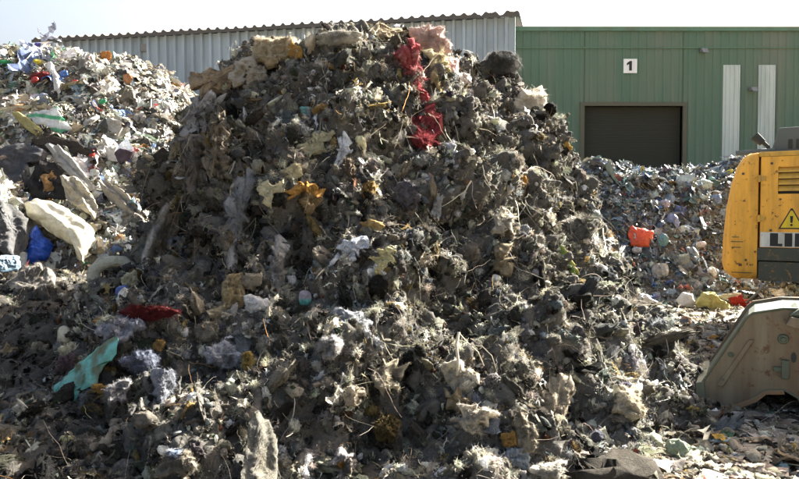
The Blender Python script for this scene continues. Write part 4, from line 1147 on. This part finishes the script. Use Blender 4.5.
box(bm, DX0 - .16, DX0, GY0 - .07, GY0 + .3, 0, DH); box(bm, DX1, DX1 + .15, GY0 - .07, GY0 + .3, 0, DH)
box(bm, DX0 - .16, DX1 + .15, GY0 - .08, GY0 + .3, DH, DH + .14)
fr = bobj('door_frame', bm, paint_mat('brown_frame', (.09, .09, .06), rust_amt=.2, scale=2), gb_); fr.location = off
bm = bmesh.new()
k = 0
z = 0.0
while z < DH - .01:                                     # near-black slats in place of the opening's shaded interior
    z2 = min(z + .09, DH)
    box(bm, DX0 + .002, DX1 - .002, GY0 + .20 + .0, GY0 + .24, z, z2 - .008); z = z2
box(bm, DX0 + .002, DX1 - .002, GY0 + .225, GY0 + .26, 0, DH - .002)
bobj('doorway_sheet', bm, M_DARKOPENING, gb_).location = off
for a in (11.92, 13.22):
    bm = bmesh.new(); ribbed(bm, (a, GY0 - .03), (a + .63, GY0 - .03), .4, 7.22, .157, .03)
    box(bm, a, a + .63, GY0 - .028, GY0 - .022, .4, 7.22)
    bobj('skylight_panel', bm, M_TRANS, gb_).location = off
for a, zz in ((11.15, 7.72), (12.98, 6.32)):
    bm = bmesh.new(); box(bm, a - .11, a + .11, GY0 - .22, GY0 - .02, zz - .05, zz + .07)
    prism(bm, [(GY0 - .34, zz - .10), (GY0 - .2, zz - .05), (GY0 - .2, zz + .07)], a - .10, a + .10, 'x')
    l_ = bobj('wall_lamp', bm, M_ROOF, gb_); l_.location = off
sx = (628.5 - 399.5) / F * (GY0 - .06)
sz = 1.7 + (215 - 68) / F * GY0 + .02
bm = bmesh.new(); box(bm, -.25, .25, -.03, 0, -.26, .26)
sg = bobj('number_sign', bm, M_WHITE, None, bevel=.006); sg.location = (sx, GY0 - .03, sz)
tag(sg, 'small white square sign reading 1 above the dark doorway', 'sign')
bm = bmesh.new(); prism(bm, [(-.045, -.17), (.055, -.17), (.055, .18), (-.02, .18), (-.13, .10), (-.13, .02), (-.045, .065)], -.040, -.0305)
bobj('number_digit', bm, M_BLACK, sg)

# ------------------------------------------------------------------ excavator (its tail reaches into the picture)
M_YEL = paint_mat('worn_yellow_paint', (.84, .41, .045), rust=(.06, .035, .02), rust_amt=.62, rough=.42, scale=4, dirt=(.30, .17, .04), dirt_amt=.5)
M_YTOP = paint_mat('yellow_hood_paint', (.60, .34, .05), rust=(.08, .05, .03), rust_amt=.5, rough=.5, scale=5)
M_DGREY = paint_mat('dark_grey_metal', (.10, .115, .105), rust_amt=.4, rough=.55, scale=4, dirt=(.16, .15, .12))
M_UNDER = paint_mat('oily_frame_metal', (.055, .06, .045), rust=(.26, .15, .04), rust_amt=.75, rough=.5, scale=4, dirt=(.09, .09, .06))
M_VENT = paint_mat('vent_shadow_metal', (.03, .035, .03), rust_amt=.2, rough=.7)
M_GLASS = paint_mat('cab_glass', (.04, .05, .055), rust_amt=0, rough=.08, dirt_amt=.1, spec=.8)
M_WPANEL = paint_mat('grimy_white_band', (.62, .62, .56), rust=(.1, .09, .07), rust_amt=.45, rough=.5, scale=7, dirt=(.3, .28, .2), dirt_amt=.5)
M_SIGNY = paint_mat('warning_yellow', (.72, .52, .02), rust_amt=.1, rough=.45, dirt_amt=.2)

# local axes: x forward along the machine, y towards its left side, z up; the right side faces the photographer
EA = -34.0
ex = empty('excavator', (0, 0, 0), 'worn yellow excavator whose rounded tail and vented side panel stand at the right edge', 'excavator', rotz=R(EA))
W2 = 1.38                    # half width
Dn = 10.3                     # distance of the tail corner
corner = CAM[:2] + np.array([(722 - 399.5) / F * Dn, Dn])
fw = np.array([math.cos(R(EA)), math.sin(R(EA))]); lf = np.array([-fw[1], fw[0]])
TAILX = -2.95
KX = Dn / 7.6
org = corner - (fw * TAILX + lf * (-W2) * .7) * KX
ex.location = (org[0], org[1], 1.7 - 1.7 * KX)
ex.scale = (KX, KX * .7, KX)
ZB, ZT = 1.02, 2.36
GAPX = TAILX + .345
# counterweight: rounded in plan and with a leaning, softened tail
bm = bmesh.new()
lv_ = [(ZB, .075, .06), (ZB + .05, .02, .02), (ZB + .12, .0, .0), (ZB + .40, .005, .0), (ZB + .75, .035, .0), (ZB + 1.02, .08, .0), (ZT - .12, .135, .0), (ZT - .03, .19, .02), (ZT, .235, .06)]
rows = []
for z, inx, iny in lv_:
    rr_ = .22; ring = []
    x0_, yy_ = TAILX + inx, W2 - iny
    ring.append((GAPX, -yy_))
    for k in range(13):
        a = math.pi / 2 * k / 12
        ring.append((x0_ + rr_ * .6 - rr_ * .6 * math.sin(a), -yy_ + rr_ - rr_ * math.cos(a)))
    for k in range(1, 8):
        f = k / 8; ring.append((x0_ - .12 * math.sin(math.pi * f), (-yy_ + rr_) * (1 - f) + (yy_ - rr_) * f))
    for k in range(13):
        a = math.pi / 2 * (1 - k / 12)
        ring.append((x0_ + rr_ * .6 - rr_ * .6 * math.sin(a), yy_ - rr_ + rr_ * math.cos(a)))
    ring.append((GAPX, yy_))
    rows.append([bm.verts.new((x, y, z)) for x, y in ring])
for a, b in zip(rows, rows[1:]):
    for k in range(len(a) - 1): bm.faces.new([a[k], a[k + 1], b[k + 1], b[k]])
    bm.faces.new([a[-1], a[0], b[0], b[-1]])
bm.faces.new(rows[0]); bm.faces.new(rows[-1][::-1])
cwt = bobj('counterweight', bm, M_YEL, ex, smooth=True)
for p in cwt.data.polygons:
    if len(p.vertices) > 4 or abs(p.normal.x) > .999: p.use_smooth = False
for (zz, x0_, x1_) in ((ZB + .44, .10, .17), (ZB + .39, .09, .21), (ZB + .33, .10, .19), (ZB + .06, .1, .3)):
    cw_mark = bmesh.new(); box(cw_mark, TAILX + x0_, TAILX + x1_, -W2 - .003, -W2 + .002, zz, zz + .008)
    bobj('scratch', cw_mark, M_UNDER, cwt)
# side door with vents
SX0, SX1 = GAPX + .025, GAPX + 2.3
V0, V1, VZ0, VZ1 = SX0 + .16, SX0 + .95, ZT - .44, ZT - .16
bm = bmesh.new()
y0_, y1_ = -W2 + .004, -W2 + .06
box(bm, SX0, V0, y0_, y1_, ZB + .34, ZT - .05); box(bm, V1, SX1, y0_, y1_, ZB + .34, ZT - .05)
box(bm, V0, V1, y0_, y1_, ZB + .34, VZ0); box(bm, V0, V1, y0_, y1_, VZ1, ZT - .05)
sp_ = bobj('side_panel', bm, M_YEL, ex)
bm = bmesh.new()
for k in range(4):
    zc = VZ0 + .03 + k * (VZ1 - VZ0 - .02) / 4
    prism(bm, [(y0_ + .002, zc), (y0_ + .05, zc + .045), (y0_ + .05, zc + .057), (y0_ + .002, zc + .016)], V0 + .003, V1 - .003, 'x')
bobj('vent_louvre', bm, M_YTOP, sp_)
bm = bmesh.new(); box(bm, V0 - .02, V1 + .02, y1_ + .01, y1_ + .03, VZ0 - .02, VZ1 + .02)
bobj('vent_backing', bm, M_VENT, sp_)
# white band with black lettering
BZ0, BZ1 = ZB + .345, ZB + .50
bm = bmesh.new(); box(bm, SX0 + .003, SX0 + 1.25, y0_ - .006, y0_ - .001, BZ0, BZ1)
bd = bobj('name_band', bm, M_WPANEL, ex)
bm = bmesh.new(); lx = SX0 + .095; yA, yB = y0_ - .011, y0_ - .0065
hL = BZ1 - BZ0 - .018; z0_ = BZ0 + .009
# letters are pale gaps between black blocks, as on the machine: black blocks leave a white L, then a bar
prism(bm, [(lx, z0_), (lx + .018, z0_), (lx + .018, z0_), (lx + .115, z0_), (lx + .115, z0_ + .028), (lx + .075, z0_ + .028), (lx + .075, z0_ + hL), (lx, z0_ + hL)], yA, yB)
box(bm, lx + .135, lx + .205, yA, yB, z0_, z0_ + hL)
box(bm, lx + .228, lx + .298, yA, yB, z0_, z0_ + hL)
box(bm, lx + .298, lx + .375, yA, yB, z0_ + hL - .03, z0_ + hL); box(bm, lx + .298, lx + .36, yA, yB, z0_ + hL / 2 - .014, z0_ + hL / 2 + .014); box(bm, lx + .298, lx + .375, yA, yB, z0_, z0_ + .03)
bobj('lettering', bm, M_BLACK, bd)
# warning triangle
def tri(bm, cx, cz, h, ya, yb):
    w = h * 1.12 / 2; prism(bm, [(cx - w, cz), (cx + w, cz), (cx + .008, cz + h), (cx - .008, cz + h)], ya, yb)
tx = SX0 + .29; tz = BZ1 + .035
bm = bmesh.new(); tri(bm, tx, tz, .215, y0_ - .003, y0_ + .001)
wt = bobj('warning_sticker', bm, M_BLACK, ex)
bm = bmesh.new(); tri(bm, tx, tz + .013, .178, y0_ - .006, y0_ - .0035)
bobj('sticker_face', bm, M_SIGNY, wt)
bm = bmesh.new(); prism(bm, [(tx - .009, tz + .065), (tx + .009, tz + .065), (tx + .014, tz + .135), (tx - .014, tz + .135)], y0_ - .009, y0_ - .0065)
cyl(bm, (tx, y0_ - .0065, tz + .042), (tx, y0_ - .009, tz + .042), .012)
bobj('exclamation_mark', bm, M_BLACK, wt)
for zz in (ZB + .62, ZT - .30):
    bm = bmesh.new(); box(bm, SX0 - .03, SX0 + .05, -W2 - .012, -W2 + .003, zz, zz + .05); cyl(bm, (SX0 - .012, -W2 - .014, zz - .012), (SX0 - .012, -W2 - .014, zz + .062), .011, n=10)
    bobj('hinge', bm, M_YTOP, sp_)
for (xx, zz) in ((TAILX + .20, ZT - .22), (TAILX + .24, ZB + .20), (SX0 + .10, ZT - .12), (SX0 + .10, ZB + .40 + .12)):
    bm = bmesh.new(); cyl(bm, (xx, -W2 + .003, zz), (xx, -W2 - .009, zz), .014, n=6)
    bobj('bolt', bm, M_UNDER, cwt if xx < GAPX else sp_)
bm = bmesh.new(); tube(bm, [(SX0 + .62, -W2 + .003, ZB + .62), (SX0 + .62, -W2 - .03, ZB + .63), (SX0 + .62, -W2 - .03, ZB + .73), (SX0 + .62, -W2 + .003, ZB + .74)], .009, 8)
bobj('door_handle', bm, M_UNDER, sp_, smooth=True)
# frame rail under the panel, upper deck, bodywork behind
bm = bmesh.new(); box(bm, GAPX + .002, 2.3, -W2 - .002, -W2 + .10, ZB + .20, ZB + .335); box(bm, GAPX + .012, 2.3, -W2 + .012, -W2 + .2, ZB - .01, ZB + .19)
box(bm, GAPX + .01, 2.4, -W2 + .21, W2 - .2, ZB - .02, ZB + .3)
bobj('frame_rail', bm, M_UNDER, ex, bevel=.008)
bm = bmesh.new(); box(bm, GAPX + .01, SX1, -W2 + .08, W2 - .03, ZB + .34, ZT - .055); box(bm, GAPX + .006, SX1 + .01, -W2 - .006, W2, ZT - .048, ZT + .004)
bobj('engine_hood', bm, M_YTOP, ex, bevel=.012)
bm = bmesh.new(); prism(bm, [(SX0 + .05, ZT + .006), (SX0 + 1.9, ZT + .006), (SX0 + 1.9, ZT + .28), (SX0 + .13, ZT + .28)], -.95, 1.0)
ec = bobj('engine_cover', bm, M_DGREY, ex, bevel=.015)
bm = bmesh.new()
for k in range(11): box(bm, SX0 + .22 + k * .075, SX0 + .26 + k * .075, -.958, -.951, ZT + .05, ZT + .15)
bobj('cooling_slot', bm, M_VENT, ec)
bm = bmesh.new(); tube(bm, [(SX0 + .05, -1.02, ZT + .0), (SX0 + .03, -1.02, ZT + .08), (SX0 - .06, -1.02, ZT + .17)], .022, 10)
cyl(bm, (SX0 - .02, -1.02, ZT + .12), (SX0 - .10, -1.02, ZT + .20), .04, .05, 14)
bobj('exhaust_pipe', bm, M_VENT, ex, smooth=False)
bm = bmesh.new(); cyl(bm, (SX0 - .28, -1.05, ZT + .02), (SX0 + .1, -1.05, ZT + .03), .028, .03, 12)
bobj('grab_rail', bm, M_DGREY, ex, smooth=True)
# cab, tank, boom and tracks, outside the frame but standing where they belong
bm = bmesh.new(); prism(bm, [(.55, ZB + .32), (2.25, ZB + .32), (2.35, ZB + 1.0), (1.95, 3.05), (.62, 3.05)], .38, W2)
cb = bobj('cab', bm, M_YTOP, ex, bevel=.03)
bm = bmesh.new(); prism(bm, [(.75, ZB + .95), (2.15, ZB + 1.0), (1.88, 2.9), (.78, 2.9)], W2 + .001, W2 + .008); prism(bm, [(.75, ZB + .95), (2.15, ZB + 1.0), (1.88, 2.9), (.78, 2.9)], .372, .379)
bobj('cab_window', bm, M_GLASS, cb)
bm = bmesh.new(); box(bm, .4, 2.0, -W2, -.35, ZB + .34, ZT - .25)
bobj('fuel_tank', bm, M_YTOP, ex, bevel=.03)
bm = bmesh.new(); prism(bm, [(.9, 1.7), (1.3, 1.45), (2.6, 3.1), (4.6, 3.9), (6.6, 3.2), (6.6, 3.45), (4.6, 4.4), (2.3, 3.75)], -.28, .22)
bobj('boom', bm, M_YTOP, ex, bevel=.02)
bm = bmesh.new(); prism(bm, [(6.2, 3.75), (6.9, 3.6), (7.0, 3.0), (6.2, .9), (6.0, .95), (6.3, 3.0)], -.22, .16)
bobj('stick', bm, M_YTOP, ex, bevel=.02)
bm = bmesh.new(); prism(bm, [(6.0, .9), (6.45, .95), (6.5, .25), (5.9, .05), (5.45, .35), (5.6, .42), (5.95, .3)], -.5, .45)
bobj('digging_bucket', bm, M_DGREY, ex, bevel=.015)
bm = bmesh.new(); cyl(bm, (0, 0, .82), (0, 0, ZB - .02), .75, n=36); box(bm, -1.1, 1.1, -.7, .7, .42, .82)
LZ = 1.7 - 1.7 / KX; SZ = (ZB - .02 - LZ) / (ZB - .02)
uc = bobj('undercarriage', bm, M_UNDER, ex); uc.location.z = LZ; uc.scale.z = SZ
for sy in (-1, 1):
    yc = sy * 1.05
    out_ = [(-1.25, .05), (1.25, .05)] + [(1.25 + .40 * math.sin(a), .45 - .40 * math.cos(a)) for a in np.linspace(.1, math.pi, 12)] + [(-1.25 - .40 * math.sin(a), .45 + .40 * math.cos(a)) for a in np.linspace(.0, math.pi - .1, 12)]
    bm = bmesh.new(); prism(bm, out_, yc - .24, yc + .24)
    tr_ = bobj('track', bm, M_UNDER, ex); tr_.location.z = LZ - .02; tr_.scale.z = SZ
    P = [Vector((a, b)) for a, b in out_]; bm = bmesh.new()
    for i in range(len(P)):
        a, b = P[i], P[(i + 1) % len(P)]; n_ = max(1, int((b - a).length / .17))
        for k in range(n_):
            c = a + (b - a) * ((k + .5) / n_); dr = (b - a).normalized()
            Mx = Matrix.Translation((c.x, yc, c.y)) @ Matrix.Rotation(-math.atan2(dr.y, dr.x), 4, 'Y')
            box(bm, -.06, .06, -.27, .27, -.03, .03, Mx)
    bobj('track_shoes', bm, M_DGREY, tr_)

# ------------------------------------------------------------------ loose steel bucket on the yard
M_STEEL = paint_mat('worn_olive_steel', (.125, .095, .06), rust=(.10, .05, .03), rust_amt=.7, rough=.34, metallic=.35, scale=3.2, dirt=(.21, .18, .125), dirt_amt=.6)
M_STEELD = paint_mat('dark_bucket_steel', (.07, .085, .055), rust=(.12, .06, .03), rust_amt=.5, rough=.45, scale=4, dirt=(.14, .13, .10))
Db = 6.3
BA = -27.0
bo = np.array([(702 - 399.5) / F * Db, Db])
bk = empty('steel_bucket', (bo[0], bo[1], 0), 'worn olive steel digger bucket with bolted side plate resting on the yard', 'bucket', rotz=R(BA))
s_ = Db / F


def U(px, py): return ((px - 702) * s_ / math.cos(R(BA)), 1.7 - (py - 215) * s_)


side = [U(*q) for q in ((703, 397), (702, 386), (738, 315), (743, 310), (766, 304), (800, 303), (828, 318), (846, 350), (850, 384), (838, 400), (800, 402), (784, 398), (778, 388), (768, 382), (754, 384), (746, 392), (735, 401), (722, 404))]
bm = bmesh.new(); prism(bm, side, -.035, .0)
sp1 = bobj('side_plate', bm, M_STEEL, bk, bevel=.006)
bm = bmesh.new(); prism(bm, side, .92, .955)
bobj('side_plate', bm, M_STEEL, bk, bevel=.006)
bm = bmesh.new(); tube(bm, [(u_ + .006, -.036, w_) for u_, w_ in side] + [(side[0][0], -.036, side[0][1])], .011, 6)
bobj('weld_bead', bm, M_STEELD if 'M_STEELD' in globals() else M_STEEL, sp1, smooth=True)
bm = bmesh.new(); prism(bm, [U(716, 384), U(741, 336), U(745, 336), U(721, 384)], -.052, -.036)
bobj('stiffener', bm, M_STEEL, sp1, bevel=.004)
# curved shell following the upper outline
shell = [U(*q) for q in ((706, 382), (722, 352), (740, 318), (745, 313), (768, 307), (800, 306), (825, 320), (842, 350), (846, 384), (836, 396))]
bm = bmesh.new(); ins = []
for i, (u, w) in enumerate(shell):
    a = Vector(shell[max(i - 1, 0)]); b = Vector(shell[min(i + 1, len(shell) - 1)]); d = (b - a).normalized(); ins.append((u + d.y * .03, w - d.x * .03))
prism(bm, shell + ins[::-1], .0, .92)
bobj('shell', bm, M_STEELD, bk)
# wear edge and lower lip
bm = bmesh.new(); prism(bm, [U(700, 398), U(699, 383), U(706, 381), U(708, 399)], -.05, .97)
bobj('cutting_edge', bm, M_STEELD, bk, bevel=.008)
bm = bmesh.new(); prism(bm, [U(722, 404), U(733, 400), U(746, 392), U(754, 384), U(768, 382), U(769, 386), U(755, 388), U(748, 396), U(735, 404), U(723, 407.5)], -.05, -.005)
bobj('wear_strip', bm, paint_mat('rusty_wear_strip', (.20, .12, .06), rust_amt=.7, scale=4), bk, bevel=.004)
for (px_, py_, r_, q_) in ((767, 333, .045, .03), (783, 338, .042, .03), (727, 352, .026, .012), (721, 377, .022, .012)):
    u, w = U(px_, py_); bm = bmesh.new(); cyl(bm, (u, -.035, w), (u, -.035 - q_, w), r_, r_ * .85, 20)
    cyl(bm, (u, -.035 - q_, w), (u, -.055 - q_, w), r_ * .5, r_ * .45, 6)
    bobj('pin_boss', bm, M_STEELD, sp1, smooth=False, bevel=.004)
u, w = U(775, 350); bm = bmesh.new()
for k in range(1):
    cyl(bm, (u, -.034, w), (u, -.037, w), .022, .022, 18)
    for v in bm.verts: v.co.z = w + (v.co.z - w) * 2.1
bobj('slot', bm, M_VENT, sp1)
bm = bmesh.new(); u, w = U(768, 356); box(bm, u - .02, u + .035, -.085, -.036, w - .13, w + .03)
u, w = U(763, 362); box(bm, u - .03, u + .06, -.07, -.036, w - .02, w + .02)
bobj('latch', bm, M_STEELD, sp1, bevel=.006)
bm = bmesh.new(); pts = [U(784, 342), U(783, 352), U(790, 361), U(800, 366), U(815, 366), U(830, 356)]
sm = []
for i in range(len(pts) - 1):
    for k in range(5):
        f = k / 5; sm.append((pts[i][0] * (1 - f) + pts[i + 1][0] * f, -.075 - .02 * math.sin(i + f), pts[i][1] * (1 - f) + pts[i + 1][1] * f))
tube(bm, sm, .014, 8); tube(bm, [(U(784, 342)[0], -.075, U(784, 342)[1]), (U(800, 341)[0], -.08, U(800, 341)[1]), (U(830, 342)[0], -.08, U(830, 342)[1])], .012, 8)
bobj('hose', bm, M_VENT, bk, smooth=True)
# pale guard plate and dark bracket on top
bm = bmesh.new(); prism(bm, [U(768, 318), U(772, 310), U(797, 314), U(830, 322), U(830, 332), U(793, 326)], -.16, -.036)
bobj('guard_plate', bm, M_STEEL, bk, bevel=.006)
bm = bmesh.new(); prism(bm, [U(770, 310), U(778, 303), U(800, 298), U(835, 296), U(838, 318), U(800, 312)], -.12, .5)
bobj('coupler', bm, M_STEELD, bk, bevel=.02)
for zz in (.25, .62):
    pass
# pale pipe under the arch of the bucket
bm = bmesh.new(); h = BV_G.ray_cast(Vector(CAM), Vector(ray(742, 396)))[0]; h2 = BV_G.ray_cast(Vector(CAM), Vector(ray(776, 399)))[0]
tube(bm, [h + Vector((-.1, .25, .06)), h.lerp(h2, .5) + Vector((0, .25, .065)), h2 + Vector((.3, .2, .05))], .05, 14)
pp_ = bobj('pipe', bm, M_WPANEL, smooth=True)
tag(pp_, 'pale grey pipe length lying on the ground under the arch of the steel bucket', 'pipe')
# long thin branch behind the bucket
bm = bmesh.new(); D_ = 11.5
q = lambda x, y, d=D_: Vector(CAM) + Vector(ray(x, y)) * d
tube(bm, [q(746, 303), q(758, 292), q(766, 284), q(772, 276), q(776, 270)], .018, 6); tube(bm, [q(760, 290), q(771, 287), q(780, 289)], .012, 6)
br = bobj('branch', bm, paint_mat('bare_wood', (.34, .29, .2), rust_amt=.2, scale=6), smooth=True)
tag(br, 'thin bare branch leaning up below the tail of the excavator', 'branch')
